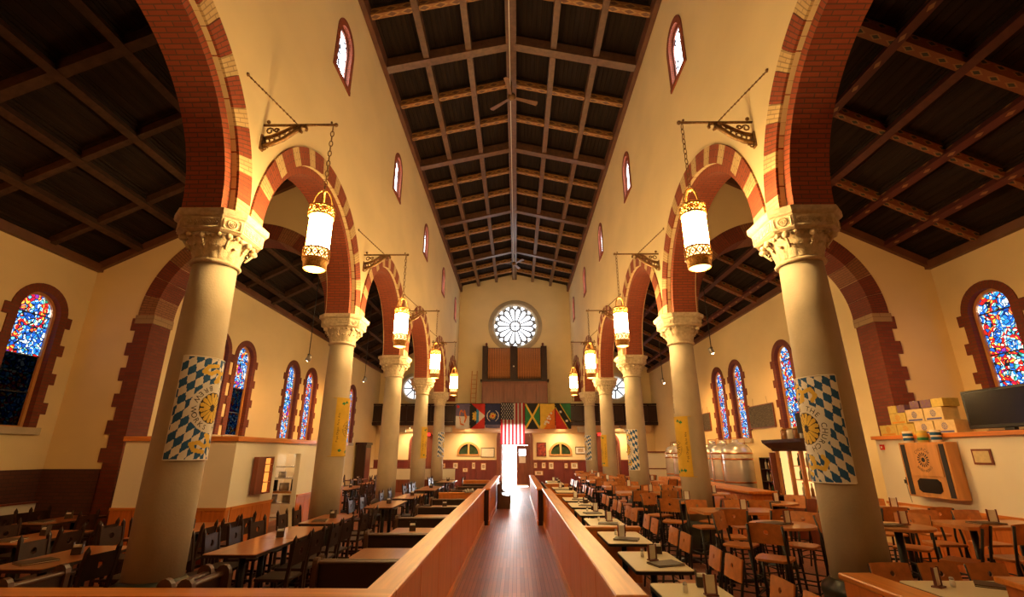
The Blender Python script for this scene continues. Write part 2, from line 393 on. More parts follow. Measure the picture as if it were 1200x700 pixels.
# ------------------------------------------------------------------ nave walls with arcades
def arch(c, r, zs, zb): return (c, r, lambda a: zb, lambda a: zs + math.sqrt(max(r*r-(a-c)**2, 0)))
def circ(c, r, zc): return (c, r, lambda a: zc - math.sqrt(max(r*r-(a-c)**2, 0)), lambda a: zc + math.sqrt(max(r*r-(a-c)**2, 0)))
def rect(c, r, z0, z1): return (c, r, lambda a: z0, lambda a: z1)
BAYC = [COLY[0] - SP/2] + [y + SP/2 for y in COLY]        # bay centres
NV = 23
VA = [0.0]
for _i in range(NV): VA.append(VA[-1] + (.105 if _i % 2 == 0 else (PI-12*.105)/11))
def voussoir_meshes(s, name='voussoir', r0=RG, r1=RE-.01, d0=-.035, d1=.16, nv=NV):
    out = []
    for i in range(nv):
        t0 = VA[i] + .0015; t1 = VA[i+1] - .0015; mb = MB(); n = 4
        def pt(t, r, d): return (s*d, -math.cos(t)*r, math.sin(t)*r)
        for k in range(n):
            a = t0+(t1-t0)*k/n; b = t0+(t1-t0)*(k+1)/n
            fs = [([pt(a,r0,d0),pt(b,r0,d0),pt(b,r1,d0),pt(a,r1,d0)], [(0,a*r1),(0,b*r1),(r1-r0,b*r1),(r1-r0,a*r1)]),
                  ([pt(a,r1,d0),pt(b,r1,d0),pt(b,r1,d1),pt(a,r1,d1)], [(0,a*r1),(0,b*r1),(d1-d0,b*r1),(d1-d0,a*r1)]),
                  ([pt(a,r0,d1),pt(b,r0,d1),pt(b,r0,d0),pt(a,r0,d0)], [(0,a*r1),(0,b*r1),(d1-d0,b*r1),(d1-d0,a*r1)])]
            for p, u in fs: mb.face(p if s > 0 else p[::-1], u if s > 0 else u[::-1])
        for t in (t0, t1): mb.face([pt(t,r0,d0),pt(t,r1,d0),pt(t,r1,d1),pt(t,r0,d1)])
        out.append(mb.mesh(name, M['buff_arc'] if i % 2 == 0 else M['brick_arc']))
    return out
def soffit_mesh(s, th, r0=RI, r1=RG+.02, d0=.07, zd=0.0):
    """inner order of an arch: ring r0..r1, from d0 to th-d0, with its soffit; zd: straight part below the springing"""
    mb = MB(); n = 36; d1 = th - d0
    pts = [(-1*math.cos(PI*i/n), math.sin(PI*i/n)) for i in range(n+1)]
    for i in range(n):
        (ya,za),(yb,zb_) = pts[i], pts[i+1]; a = PI*i/n*r0; b = PI*(i+1)/n*r0
        for p, u in (([(s*d0,ya*r0,za*r0),(s*d0,yb*r0,zb_*r0),(s*d0,yb*r1,zb_*r1),(s*d0,ya*r1,za*r1)], [(0,a),(0,b),(r1-r0,b),(r1-r0,a)]),
                     ([(s*d1,ya*r0,za*r0),(s*d1,yb*r0,zb_*r0),(s*d0,yb*r0,zb_*r0),(s*d0,ya*r0,za*r0)], [(d1-d0,a),(d1-d0,b),(0,b),(0,a)]),
                     ([(s*d1,ya*r1,za*r1),(s*d1,yb*r1,zb_*r1),(s*d1,yb*r0,zb_*r0),(s*d1,ya*r0,za*r0)], [(r1-r0,a),(r1-r0,b),(0,b),(0,a)])):
            mb.face(p if s > 0 else p[::-1], u if s > 0 else u[::-1])
    return mb
for side, s in (('left', -1), ('right', 1)):
    ops = [arch(c, RG, ZS, ZS) for c in BAYC if c + RG < YF + .9]
    fn = lambda a, z, d: (s*(WN+d), a, z)
    mb = MB()
    # arcade zone and clerestory zone
    mb.panel(YB, YF, ZS, 9.0, [o for o in ops if o[0]-o[1] > YB and o[0]+o[1] < YF+.02], fn, WT, 40)
    wins = [arch(c-.10, .36, 10.72, 9.78) for c in BAYC[1:]  if c < YF-1]
    mb.panel(YB, YF, 9.0, 12.75, wins, fn, WT, 16)
    wl = struct(mb.build('wall_nave_'+side, M['plaster']))
    vm = voussoir_meshes(s)
    sm_ = soffit_mesh(s, WT).mesh('arch_soffit', M['brick_arc'])
    for c in BAYC:
        if c - RE < YB or c + RG > YF + .02: continue
        for m_ in vm: inst('voussoir', m_, wl, (s*WN, c, ZS))
        inst('arch_soffit', sm_, wl, (s*WN, c, ZS))
    # brick piers between arches just above capitals, in the thickness of the wall
    for y in COLY:
        MB().box(s*(WN+.07), s*(WN+WT-.07), y-(SP/2-RI), y+(SP/2-RI), ZS-.02, ZS+.03).build('impost', M['buff_arc'], wl)
    MB().box(s*(WN-.01), s*(WN-.14), YB, YF, ZC-.06, ZC+.30).build('cornice', M['cornice'], wl)
    # clerestory windows
    for c in [b for b in BAYC[1:] if b < YF-1]:
        W_ = thing('window_clerestory', (s*WN, c-.10, 9.80), PI/2 if s < 0 else -PI/2); struct(W_)
        g = MB(); g.panel(-.30,.30, 0.04, lambda a: .86+math.sqrt(max(.09-a*a,0)) if abs(a)<.3 else .86, [], lambda a,z,d:(a,.10+d,z), .02, na=14); g.build('glass', M['glass_pale'], W_)
        f = MB(); f.panel(-.37,.37,-.02, lambda a: .9+math.sqrt(max(.1369-a*a,0)), [arch(0,.30,.86,.04)], lambda a,z,d:(a,.07+d,z), .06, 14, na=3); f.build('frame', M['mahogany'], W_)
        # brick surround
        b = MB(); n = 14; pth = [(-1,-.05),(-1,.9)]+[(-math.cos(PI*i/n), .9+.36*math.sin(PI*i/n)/.36*1) for i in range(1,n)]+[(1,.9),(1,-.05)]
        ins = [(-.355,-.05),(-.355,.9)]+[(-.355*math.cos(PI*i/n), .9+.355*math.sin(PI*i/n)) for i in range(1,n)]+[(.355,.9),(.355,-.05)]
        ous = [(-.50,-.05),(-.50,.9)]+[(-.50*math.cos(PI*i/n), .9+.50*math.sin(PI*i/n)) for i in range(1,n)]+[(.50,.9),(.50,-.05)]
        arc = 0
        for i in range(len(ins)-1):
            (ax,az),(bx,bz) = ins[i],ins[i+1]; (cx,cz),(dx,dz) = ous[i],ous[i+1]; l = math.hypot(dx-cx,dz-cz)
            b.face([(ax,-.02,az),(bx,-.02,bz),(dx,-.02,dz),(cx,-.02,cz)][::-1], [(0,arc),(0,arc+l),(.15,arc+l),(.15,arc)][::-1])
            b.face([(cx,-.02,cz),(dx,-.02,dz),(dx,.02,dz),(cx,.02,cz)][::-1])
            b.face([(ax,-.02,az),(bx,-.02,bz),(bx,.08,bz),(ax,.08,az)], [(0,arc),(0,arc+l),(.3,arc+l),(.3,arc)])
            arc += l
        b.build('brick_surround', M['brick_arc'], W_)
        MB().box(-.5,.5,-.03,.3,-.12,-.02).build('sill', M['brick_arc'], W_)

# ------------------------------------------------------------------ outer walls, transverse walls, end walls
AW = {-1: [13.85, 15.3, 18.75, 20.5, 23.9, 25.85], 1: [13.85, 15.3, 18.75, 20.5, 23.9, 25.85]}
TW = 9.75
WB, WSP, WR = 2.44, 4.78, .46       # aisle window: sill, springing, half width
nwin = [0]
def stained_window(loc, rz, dims=(.46, 2.34), dark=0, dim=None):
    """root at middle of the sill on the wall face; local -y looks into the room"""
    r, hs = dims; nwin[0] += 1
    W_ = struct(thing('window_%d' % nwin[0], loc, rz)); g = r-.07
    def hi(a): return hs + math.sqrt(max(g*g-a*a, 0)) if abs(a) < g else hs
    cuts = [.03, hs*.30, hs*.62, hs-.02]
    for i in range(4):
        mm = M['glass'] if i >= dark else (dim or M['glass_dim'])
        p = MB()
        if i < 3: p.panel(-g, g, cuts[i]+.012, cuts[i+1]-.012, [], lambda a,z,d:(a,.14+d,z), .015)
        else: p.panel(-g, g, cuts[3]+.012, hi, [], lambda a,z,d:(a,.14+d,z), .015, na=14)
        p.build('glass_pane', mm, W_)
        MB().box(-g, g, .12, .16, cuts[i]-.012, cuts[i]+.012).build('saddle_bar', M['black'], W_)
    f = MB(); f.panel(-r, r, 0, lambda a: hs+math.sqrt(max(r*r-a*a, 0)), [arch(0, g, hs, .03)], lambda a,z,d:(a,.09+d,z), .08, 16, na=3)
    f.build('frame', M['oak_light'], W_)
    b = MB(); n = 16; ro = r+.17
    ri = r-.006; ins = [(-ri,0),(-ri,hs)]+[(-ri*math.cos(PI*i/n), hs+ri*math.sin(PI*i/n)) for i in range(1,n)]+[(ri,hs),(ri,0)]
    ous = [(-ro,0),(-ro,hs)]+[(-ro*math.cos(PI*i/n), hs+ro*math.sin(PI*i/n)) for i in range(1,n)]+[(ro,hs),(ro,0)]
    arc = 0
    for i in range(len(ins)-1):
        (ax,az),(bx,bz) = ins[i],ins[i+1]; (cx,cz),(dx,dz) = ous[i],ous[i+1]; l = math.hypot(dx-cx,dz-cz)
        b.face([(ax,-.03,az),(bx,-.03,bz),(dx,-.03,dz),(cx,-.03,cz)][::-1], [(0,arc),(0,arc+l),(.17,arc+l),(.17,arc)][::-1])
        b.face([(cx,-.03,cz),(dx,-.03,dz),(dx,.02,dz),(cx,.02,cz)][::-1])
        b.face([(ax,-.03,az),(bx,-.03,bz),(bx,.10,bz),(ax,.10,az)], [(0,arc),(0,arc+l),(.17,arc+l),(.17,arc)])
        arc += l
    b.build('brick_surround', M['brick'], W_)
    for sx in (-1, 1):
        for k in range(4):
            z0 = .28 + k*(hs-.35)/3.2
            MB().box(sx*ro if sx > 0 else -ro-.12, ro+.12 if sx > 0 else -ro, -.03, .02, z0, z0+.24).build('quoin', M['brick'], W_)
    MB().box(-ro-.05, ro+.05, -.10, .16, -.14, 0).build('sill', M['stone'], W_)
    return W_
for side, s in (('left', -1), ('right', 1)):
    rz = PI/2 if s < 0 else -PI/2
    # aisle wall
    mb = MB(); mb.panel(YT, YF, 0, zaisle(XA)+.2, [arch(c, WR, WSP, WB) for c in AW[s]], lambda a,z,d:(s*(XA+d),a,z), .35, 18)
    struct(mb.build('wall_aisle_'+side, M['plaster']))
    for i, c in enumerate(AW[s]):
        dk = 2 if (s < 0 and i in (1,)) else 0
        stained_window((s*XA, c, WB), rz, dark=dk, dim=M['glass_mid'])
    # transept outer wall
    mb = MB(); mb.panel(YB, YT+.3, 0, zaisle(XT)+.2, [arch(c, WR, WSP, WB) for c in (TW, 4.6)], lambda a,z,d:(s*(XT+d),a,z), .35, 18)
    tw = struct(mb.build('wall_transept_'+side, M['plaster']))
    MB().box(s*XT, s*(XT-.05), YB, YT-.30, 0, 1.61).build('brick_dado', M['brick_dark'], tw)
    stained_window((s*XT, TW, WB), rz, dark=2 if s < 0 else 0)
    stained_window((s*XT, 4.6, WB), rz)
    # transverse wall with brick arch into the aisle
    XC = 6.36; RA = 2.02
    mb = MB(); tt = .6
    o = arch(XC, RA, ZS, 0)
    fn2 = lambda a, z, d: (s*a, YT-tt/2+d, z)
    mb.panel(XC-RA, XT+.02, 0, lambda a: zaisle(a)+.2, [o], fn2, tt, 40, open_left=True)
    tv = struct(mb.build('wall_cross_'+side, M['plaster']))
    vm2 = []
    nvv = 15
    for i in range(nvv):
        t0 = PI*i/nvv+.002; t1 = PI*(i+1)/nvv-.002; v = MB()
        r0, r1, d0, d1 = RA-.02, RA+.36, -.035, tt+.035
        def pt(t, r, d): return (-math.cos(t)*r, d, math.sin(t)*r)
        for k in range(4):
            a = t0+(t1-t0)*k/4; b = t0+(t1-t0)*(k+1)/4
            v.face([pt(a,r0,d0),pt(a,r1,d0),pt(b,r1,d0),pt(b,r0,d0)][::-1], [(0,a*r1),(r1-r0,a*r1),(r1-r0,b*r1),(0,b*r1)][::-1])
            v.face([pt(a,r0,d0),pt(b,r0,d0),pt(b,r0,d1),pt(a,r0,d1)], [(0,a*r1),(0,b*r1),(d1-d0,b*r1),(d1-d0,a*r1)])
            v.face([pt(a,r1,d0),pt(b,r1,d0),pt(b,r1,d1),pt(a,r1,d1)][::-1])
        for t in (t0, t1): v.face([pt(t,r0,d0),pt(t,r1,d0),pt(t,r1,d1),pt(t,r0,d1)])
        inst('voussoir', v.mesh('voussoir', M['tan_arc'] if i % 3 == 0 else M['brick_arc_dk']), tv, (s*XC, YT-tt/2, ZS))
    # toothed brick jamb beside the opening
    xj = XC+RA-.02
    MB().box(s*xj, s*(xj+.36), YT-tt/2-.035, YT+tt/2, 0, ZS-.2).build('brick_jamb', M['brick'], tv)
    MB().box(s*(xj-.04), s*(xj+.40), YT-tt/2-.06, YT+tt/2, ZS-.2, ZS).build('stone_impost', M['stoneband'], tv)
    for k in range(6):
        z0 = 1.75+k*.58
        MB().box(s*(xj+.36), s*(xj+.48), YT-tt/2-.035, YT-tt/2+.02, z0, z0+.29).build('quoin', M['brick'], tv)
    MB().box(s*(xj+.36), s*(XT-.02), YT-tt/2-.06, YT-tt/2, 0, 1.61).build('brick_dado', M['brick_dark'], tv)
# wall behind the camera
mb = MB(); mb.panel(-XT-.3, XT+.3, 0, 14.4, [], lambda a,z,d:(a,YB-d,z), .3); struct(mb.build('wall_altar', M['plaster']))
# far wall
mb = MB()
fn3 = lambda a, z, d: (a, YF+d, z)
mb.panel(-XT-.3, XT+.3, 0, 4.4, [arch(0, .95, 2.72, 0), arch(-2.83, .63, 1.86, 1.84), arch(2.80, .63, 1.86, 1.84), arch(-5.68, .68, 2.45, 0), arch(5.62, .68, 2.45, 0)], fn3, .4, 24)
mb.panel(-4.4, 4.4, 4.4, 14.4, [circ(0.04, 1.62, 9.96)], fn3, .4, 32)
mb.panel(-XT-.3, -4.4, 4.4, lambda a: zaisle(a)+.4, [circ(-6.4, .72, 5.88)], fn3, .4, 32)
mb.panel(4.4, XT+.3, 4.4, lambda a: zaisle(a)+.4, [circ(6.4, .72, 5.88)], fn3, .4, 32)
wf = struct(mb.build('wall_far', M['plaster']))
# red wainscot in panels along the far wall
def wains(x0, x1):
    n = max(1, round((x1-x0)/.62)); st = (x1-x0)/n
    for i in range(n):
        MB().box(x0+i*st+.001, x0+(i+1)*st-.001, YF-.05, YF, 0.0, 1.46).build('wainscot_panel', M['wain'], wf, bevel=.008)
    MB().box(x0, x1, YF-.08, YF, 1.46, 1.54).build('wainscot_cap', M['mahogany'], wf)
for a, b in ((-8.6,-6.5),(-4.86,-1.12),(1.12,4.80),(6.44,8.6)): wains(a, b)

# ------------------------------------------------------------------ ceilings
def coffer_mesh(wu, lv, nb, mats, name='coffer_panel'):
    """beaded boards running along local y with a moulding round them, seen from below (-z)"""
    mb = MB(); st = wu/nb
    for i in range(nb):
        x0 = -wu/2+i*st; g = st*.16
        mb.face([(x0+g/2,-lv/2,0),(x0+g/2,lv/2,0),(x0+st-g/2,lv/2,0),(x0+st-g/2,-lv/2,0)])
        mb.face([(x0-g/2,-lv/2,0),(x0-g/2,lv/2,0),(x0,lv/2,.012),(x0,-lv/2,.012)]); mb.face([(x0,-lv/2,.012),(x0,lv/2,.012),(x0+g/2,lv/2,0),(x0+g/2,-lv/2,0)])
    for d, z0, z1 in ((.10, -.05, .02), (.05, -.10, .02)):
        mb.box(-wu/2, -wu/2+d, -lv/2, lv/2, z0, z1); mb.box(wu/2-d, wu/2, -lv/2, lv/2, z0, z1)
        mb.box(-wu/2+d, wu/2-d, -lv/2, -lv/2+d, z0, z1); mb.box(-wu/2+d, wu/2-d, lv/2-d, lv/2, z0, z1)
    return mb.mesh(name, mats)
cn = struct(MB().prism([(-WN-.7, YB-.2, 13.05),(0, YB-.2, 13.05+SLN*(WN+.7)),(WN+.7, YB-.2, 13.05),(WN+.7,YB-.2,13.2),(0,YB-.2,13.2+SLN*(WN+.7)),(-WN-.7,YB-.2,13.2)], (0, YF-YB+.6, 0)).build('ceiling', M['ceil']))
angN = math.atan(SLN); purl = [WN-.10, 2.42, 1.22, .10]
ys = [Y0 + SP*k/3 for k in range(-3, 16)]; ys = [y for y in ys if y < YF-.6] + [YF+.5]
slen = 1.2/math.cos(angN)
def zn_(x): return ZC + SLN*(WN-abs(x))
cm = coffer_mesh(slen, SP/3, 9, M['ceil'])
for s in (-1, 1):
    for i in range(3):
        xm = s*(purl[i]+purl[i+1])/2
        for j in range(len(ys)-1):
            if ys[j] < 2: continue
            inst('coffer_panel', cm, cn, (xm, (ys[j]+ys[j]+SP/3)/2, zn_(xm)+.36), (0, s*angN, 0))
    for i in (1, 2):
        for j in range(0, len(ys)-1, 3):
            y1 = min(ys[j]+SP, YF)
            MB().beam((s*purl[i], ys[j]+.1, zn_(purl[i])+.14), (s*purl[i], y1-.1, zn_(purl[i])+.14), .17, .26, (-s*SLN*-1*0,0,1)).build('purlin', M['beam'], cn)
    for j, y in enumerate(ys[:-1]):
        pr = (j % 3 == 0)
        p0 = Vector((s*(WN-.02), y, zn_(WN-.02)+(.11 if pr else .16))); p1 = Vector((s*.10, y, zn_(.1)+(.11 if pr else .16)))
        MB().beam(p0, p1, .26 if pr else .16, .30 if pr else .20).build('principal_rafter' if pr else 'rafter', M['beam'] if pr else M['beam_paint'], cn)
MB().box(-.15, .15, YB, YF, zn_(0)-.06, zn_(0)+.30).build('ridge_beam', M['beam'], cn)
MB().tube([(-.045, YB, zn_(0)-.075), (-.045, YF-.1, zn_(0)-.075)], .013).build('conduit', M['plaster_white'], cn)
# aisle ceilings
angA = math.atan(.52)
for side, s in (('left', -1), ('right', 1)):
    x0_, x1_ = WN+WT-.05, XT+.25
    ca = struct(MB().prism([(s*x0_, YB-.2, zaisle(x0_)+.34),(s*x1_, YB-.2, zaisle(x1_)+.34),(s*x1_, YB-.2, zaisle(x1_)+.48),(s*x0_, YB-.2, zaisle(x0_)+.48)], (0, YF-YB+.6, 0)).build('ceiling_'+side, M['ceil']))
    st = (XT-(WN+WT))/6; px = [XT-st*i for i in range(7)]
    cma = coffer_mesh(st/math.cos(angA), SP/3, 7, M['ceil'])
    ya = [Y0+SP*k/3 for k in range(-2, 16)]
    for j, y in enumerate(ya):
        for i in range(6):
            if y > YT and i == 0: continue
            if y+SP/3 > YF+.9: continue
            xm = s*(px[i]+px[i+1])/2
            inst('coffer_panel', cma, ca, (xm, y+SP/6, zaisle(xm)+.26), (0, s*angA, 0))
        if y > YF-.3: continue
        pr = (j+1) % 3 == 0
        xo = XT-.02 if y < YT+.1 else XA+.1
        if abs(y-YT) < .3: continue
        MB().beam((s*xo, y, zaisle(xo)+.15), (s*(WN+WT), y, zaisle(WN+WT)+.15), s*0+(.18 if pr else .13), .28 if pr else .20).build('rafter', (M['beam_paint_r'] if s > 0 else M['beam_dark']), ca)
    for i in range(1, 6):
        if i == 1: rng = ((YB, YT-.3),)
        else: rng = ((YB, YT-.3), (YT+.3, YF))
        for a, b in rng:
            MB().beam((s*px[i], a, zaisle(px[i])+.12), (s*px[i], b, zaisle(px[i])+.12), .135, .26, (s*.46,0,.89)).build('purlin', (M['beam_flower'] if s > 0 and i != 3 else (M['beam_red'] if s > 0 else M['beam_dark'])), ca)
    MB().beam((s*(XT-.06), YB, zaisle(XT)+.06), (s*(XT-.06), YT-.3, zaisle(XT)+.06), .14, .18).build('cornice', M['cornice'], ca)
    MB().beam((s*(XA-.06), YT+.3, zaisle(XA)+.06), (s*(XA-.06), YF, zaisle(XA)+.06), .14, .18).build('cornice', M['cornice'], ca)
    MB().beam((s*(XT-.1), YT-.36, zaisle(XT-.1)+.06), (s*(WN+WT), YT-.36, zaisle(WN+WT)+.06), .10, .18).build('cornice', M['cornice'], ca)

# ------------------------------------------------------------------ lettering and printed cloth
_GL = {}
def glyph(ch):
    if ch not in _GL:
        cu = bpy.data.curves.new('t', 'FONT'); cu.body = ch; cu.size = 1.0; cu.align_x = 'CENTER'; cu.resolution_u = 3
        o = bpy.data.objects.new('t', cu); COL.objects.link(o)
        me = o.evaluated_get(bpy.context.evaluated_depsgraph_get()).to_mesh()
        _GL[ch] = ([(v.co.x, v.co.y) for v in me.vertices], [tuple(p.vertices) for p in me.polygons])
        bpy.data.objects.remove(o, do_unlink=True); bpy.data.curves.remove(cu)
    return _GL[ch]
for ch in 'THECURBWOKSPipOganlAe': glyph(ch)
def ring_text(mb, txt, fn, c, r, a0, a1, size, inward=False, mi=0):
    """letters along a circle from angle a0 to a1 (degrees from the top, clockwise); fn(x, z) -> point"""
    n = len(txt)
    for i, ch in enumerate(txt):
        if ch == ' ': continue
        a = math.radians(a0+(a1-a0)*(i+.5)/n)
        rx, rz = math.sin(a), math.cos(a)                   # outward
        ux, uz = (-rx, -rz) if inward else (rx, rz)         # up of the letter
        wx, wz = uz, -ux                                    # right of the letter
        vs, fs = glyph(ch)
        pts = [fn(c[0]+rx*r+(x*wx+(y-.35)*ux)*size, c[1]+rz*r+(x*wz+(y-.35)*uz)*size) for x, y in vs]
        mb.idx(pts, fs, False, mi)
def line_text(mb, txt, fn, c, d, size, adv=.62):
    dx, dz = d; ux, uz = -dz, dx; n = len(txt)
    for i, ch in enumerate(txt):
        if ch == ' ': continue
        o = (i-(n-1)/2)*adv*size; vs, fs = glyph(ch)
        mb.idx([fn(c[0]+dx*o+(x*dx+(y-.35)*ux)*size, c[1]+dz*o+(x*dz+(y-.35)*uz)*size) for x, y in vs], fs)
def printed(nu, nv, mapf, colf):
    mb = MB(); vs = [mapf(i/nu, j/nv) for j in range(nv+1) for i in range(nu+1)]
    mb.v = [tuple(p) for p in vs]
    for j in range(nv):
        for i in range(nu):
            a = j*(nu+1)+i; mb.f.append((a+nu+1, a+nu+2, a+1, a)); mb.uv.append(None); mb.sm.append(True); mb.mi.append(colf((i+.5)/nu, (j+.5)/nv))
    return mb
def seg_d(x, z, pts):
    b = 9
    for (ax, az), (bx, bz) in zip(pts, pts[1:]):
        dx, dz = bx-ax, bz-az; t = max(0, min(1, ((x-ax)*dx+(z-az)*dz)/(dx*dx+dz*dz+1e-9)))
        b = min(b, math.hypot(x-ax-t*dx, z-az-t*dz))
    return b

# ------------------------------------------------------------------ columns
def capital_mb():
    mb = MB()
    mb.lathe([(.275,4.33),(.30,4.335),(.315,4.36),(.30,4.385),(.275,4.39),(.28,4.45),(.30,4.55),(.345,4.65),(.40,4.72)], n=28)
    for ring, (nl, z0, hh, r0, lean) in enumerate(((16, 4.40, .18, .275, .07), (16, 4.50, .20, .295, .10))):
        for k in range(nl):
            a = 2*PI*(k+.5*ring)/nl
            path = []
            for t in (0, .35, .7, .9, 1.0, .93):
                path.append(t)
            vs = []; wl_ = [.040,.05,.046,.036,.026,.012]
            rr = [r0, r0+.012, r0+.03, r0+lean*.75, r0+lean, r0+lean+.012]; zz = [z0, z0+hh*.4, z0+hh*.75, z0+hh*.98, z0+hh*.95, z0+hh*.8]
            for r_, z_, w_ in zip(rr, zz, wl_):
                for e in (-1, 0, 1):
                    vs.append(((r_+(.014 if e == 0 else 0))*math.cos(a)-e*w_*math.sin(a), (r_+(.014 if e == 0 else 0))*math.sin(a)+e*w_*math.cos(a), z_))
            fs = []
            for i in range(5):
                for e in range(2): fs.append((i*3+e, i*3+e+1, (i+1)*3+e+1, (i+1)*3+e))
            mb.idx(vs, fs, True)
    for k in range(8):
        a = 2*PI*k/8
        rv = .44 if k % 2 else .40
        mb.sph((rv*math.cos(a), rv*math.sin(a), 4.665), .05, 8, 6, (1,1,.9))
        mb.sph(((rv-.03)*math.cos(a+.28), (rv-.03)*math.sin(a+.28), 4.69), .035, 8, 5); mb.sph(((rv-.03)*math.cos(a-.28), (rv-.03)*math.sin(a-.28), 4.69), .035, 8, 5)
        pts = [((rv-.10+.02*i)*math.cos(a), (rv-.10+.02*i)*math.sin(a), 4.52+.025*i) for i in range(6)]
        mb.tube(pts, .016, 6)
    return mb
def octo(hw, ch, z): return [(hw,-hw+ch,z),(hw,hw-ch,z),(hw-ch,hw,z),(-hw+ch,hw,z),(-hw,hw-ch,z),(-hw,-hw+ch,z),(-hw+ch,-hw,z),(hw-ch,-hw,z)]
def abacus_mb():
    mb = MB()
    prof = [(.40,.17,4.715),(.445,.185,4.74),(.455,.19,4.90),(.485,.20,4.915),(.50,.205,4.94),(.50,.205,5.005)]
    rings = [octo(*p) for p in prof]; vs = [p for r in rings for p in r]; fs = []
    for k in range(len(rings)-1):
        for i in range(8): fs.append((k*8+i, k*8+(i+1) % 8, (k+1)*8+(i+1) % 8, (k+1)*8+i))
    fs += [tuple(range(7,-1,-1)), tuple(range(40,48))]
    mb.idx(vs, fs)
    # carved relief on the eight faces
    for k in range(8):
        a = 2*PI*k/8; card = k % 2 == 0
        dist = .453 if card else (.455*2-.19)/math.sqrt(2)-.002
        c = Vector((dist*math.cos(a), dist*math.sin(a), 4.82)); t = Vector((-math.sin(a), math.cos(a), 0)); up = Vector((0,0,1)); n = Vector((math.cos(a), math.sin(a), 0))
        def ringp(cc, r, m=14): return [cc + t*math.cos(2*PI*i/m)*r + up*math.sin(2*PI*i/m)*r for i in range(m)]
        if not card:
            mb.tube(ringp(c, .055), .010, 5, True); mb.tube(ringp(c, .028, 10), .008, 5, True); mb.sph(c, .012, 6, 4)
            for sx in (-1, 1):
                mb.tube([c+t*sx*.105+up*.06-t*sx*.03, c+t*sx*.105+up*.06, c+t*sx*.105-up*.06, c+t*sx*.105-up*.06-t*sx*.03], .009, 5)
        else:
            mb.tube([c+t*x+up*z for x, z in ((-.23,-.06),(.23,-.06),(.23,.06),(-.23,.06))], .007, 5, True)
            for q in range(-2, 3):
                cc = c+t*q*.085
                mb.tube([cc+t*.035, cc+up*.04, cc-t*.035, cc-up*.04], .008, 5, True); mb.sph(cc, .012, 6, 4)
    return mb
col = thing('column'); tag(col, 'x', 'column')
MB().lathe([(.41,0),(.41,.30),(.40,.34),(.395,.36),(.40,.42),(.415,.45),(.415,.50),(.395,.54),(.34,.57),(.315,.60)], n=28).build('base', M['base_stone'], col)
MB().lathe([(.302,.58),(.302,1.5),(.295,2.6),(.280,3.7),(.266,4.35)], n=32).build('shaft', M['stone'], col)
capo = capital_mb().build('capital', M['stone_cap'], col)
abacus_mb().build('abacus', M['stone_cap'], capo)
NEARS = ['beside the camera','nearest in view','second in view','third in view','fourth in view','fifth and farthest']
BAN = {(-1,1):'c',(-1,2):'y',(-1,4):'y',(-1,5):'c',(1,1):'c',(1,2):'y',(1,3):'c',(1,4):'y',(1,5):'c'}
for side, s in (('left', -1), ('right', 1)):
    for k, y in enumerate(COLY):
        b = {'c':' with a blue checkered banner', 'y':' with a yellow banner', None:' with no banner'}[BAN.get((s,k))]
        place(col, USED, (s*WC, y, 0), 0, 'stone column %s, %s row%s' % (NEARS[k], side, b), 'arcade columns')

# banners hung round the columns, facing the nave
RB = .318
def banner_map(w_, h_):
    def fn(x, z, d=0): a = x/RB; return ((RB+d)*math.cos(a), (RB+d)*math.sin(a), z)
    return fn
BW, BH = .92, 1.22
lion = [(-.02,.09),(-.10,.07),(-.13,.0),(-.07,-.02),(-.02,.03),(.03,.0),(.02,-.09),(-.02,-.11),(.03,0),(.10,.03),(.13,-.05),(.10,-.11)]
def check_col(u, v):
    x = (u-.5)*BW; z = (.5-v)*BH
    r = math.hypot(x, z)
    if r < .30:
        if r < .045: return 3
        if r < .19:
            t = (math.degrees(math.atan2(z, x)) % 22.5)/22.5
            wdt = .42 if r < .15 else .42*max(0, 1-((r-.15)/.035)**2)**.5 if r < .185 else 0
            return 2 if abs(t-.5) < wdt else 3
        return 0
    for zc in (.43, -.43):
        if seg_d(x+.20 if False else x, (z-zc)*(1 if zc > 0 else -1), [(a*1.6, b) for a, b in lion]) < .024: return 2
    if abs(x) > BW/2-.012 or abs(z) > BH/2-.012: return 0
    p = math.floor((z+.72*abs(x))/.105); q = math.floor((x-math.copysign(.10*z, x))/.084)
    return 1 if (p+q) % 2 == 0 else 0
fnB = banner_map(BW, BH)
bme = printed(112, 150, lambda u, v: fnB((u-.5)*BW, (.5-v)*BH), check_col).mesh('cloth', [M['whitec'], M['bannerblue'], M['gold'], M['ink']])
tb = MB(); f2 = lambda x, z: fnB(x, z, .004)
ring_text(tb, 'THE CHURCH', f2, (0,0), .245, 12, 168, .085); ring_text(tb, 'BREW WORKS', f2, (0,0), .245, -12, -168, .085, True)
tme = tb.mesh('lettering', M['ink'])
YW, YH = .74, 1.24
fnY = banner_map(YW, YH)
def yel_col(u, v):
    x = (u-.5)*YW; z = (.5-v)*YH; r = math.hypot(x, z+.05)
    if r < .03: return 1
    if .055 < r < .12:
        t = (math.degrees(math.atan2(z+.05, x)) % 30)/30
        return 1 if abs(t-.5) < .22 else 0
    for cx, cz in ((-.2,.5),(.2,.5),(-.12,.53),(.12,.53),(-.2,-.5),(.2,-.5),(0,-.53),(.1,-.5)):
        if abs(x-cx)/.05+abs(z-cz)/.035 < 1: return 2
    return 0
yme = printed(40, 70, lambda u, v: fnY((u-.5)*YW, (.5-v)*YH), yel_col).mesh('cloth', [M['yellowc'], M['ink'], M['green']])
ty = MB(); f3 = lambda x, z: fnY(x, z, .004)
ring_text(ty, 'THE CHURCH', f3, (0,-.05), .165, 10, 170, .055); ring_text(ty, 'BREW WORKS', f3, (0,-.05), .165, -10, -170, .055, True)
for sx in (-1, 1): line_text(ty, 'Pipe Organ Pale Ale', f3, (sx*.29,-.02), (0,1), .065, .5)
tyme = ty.mesh('lettering', M['ink'])
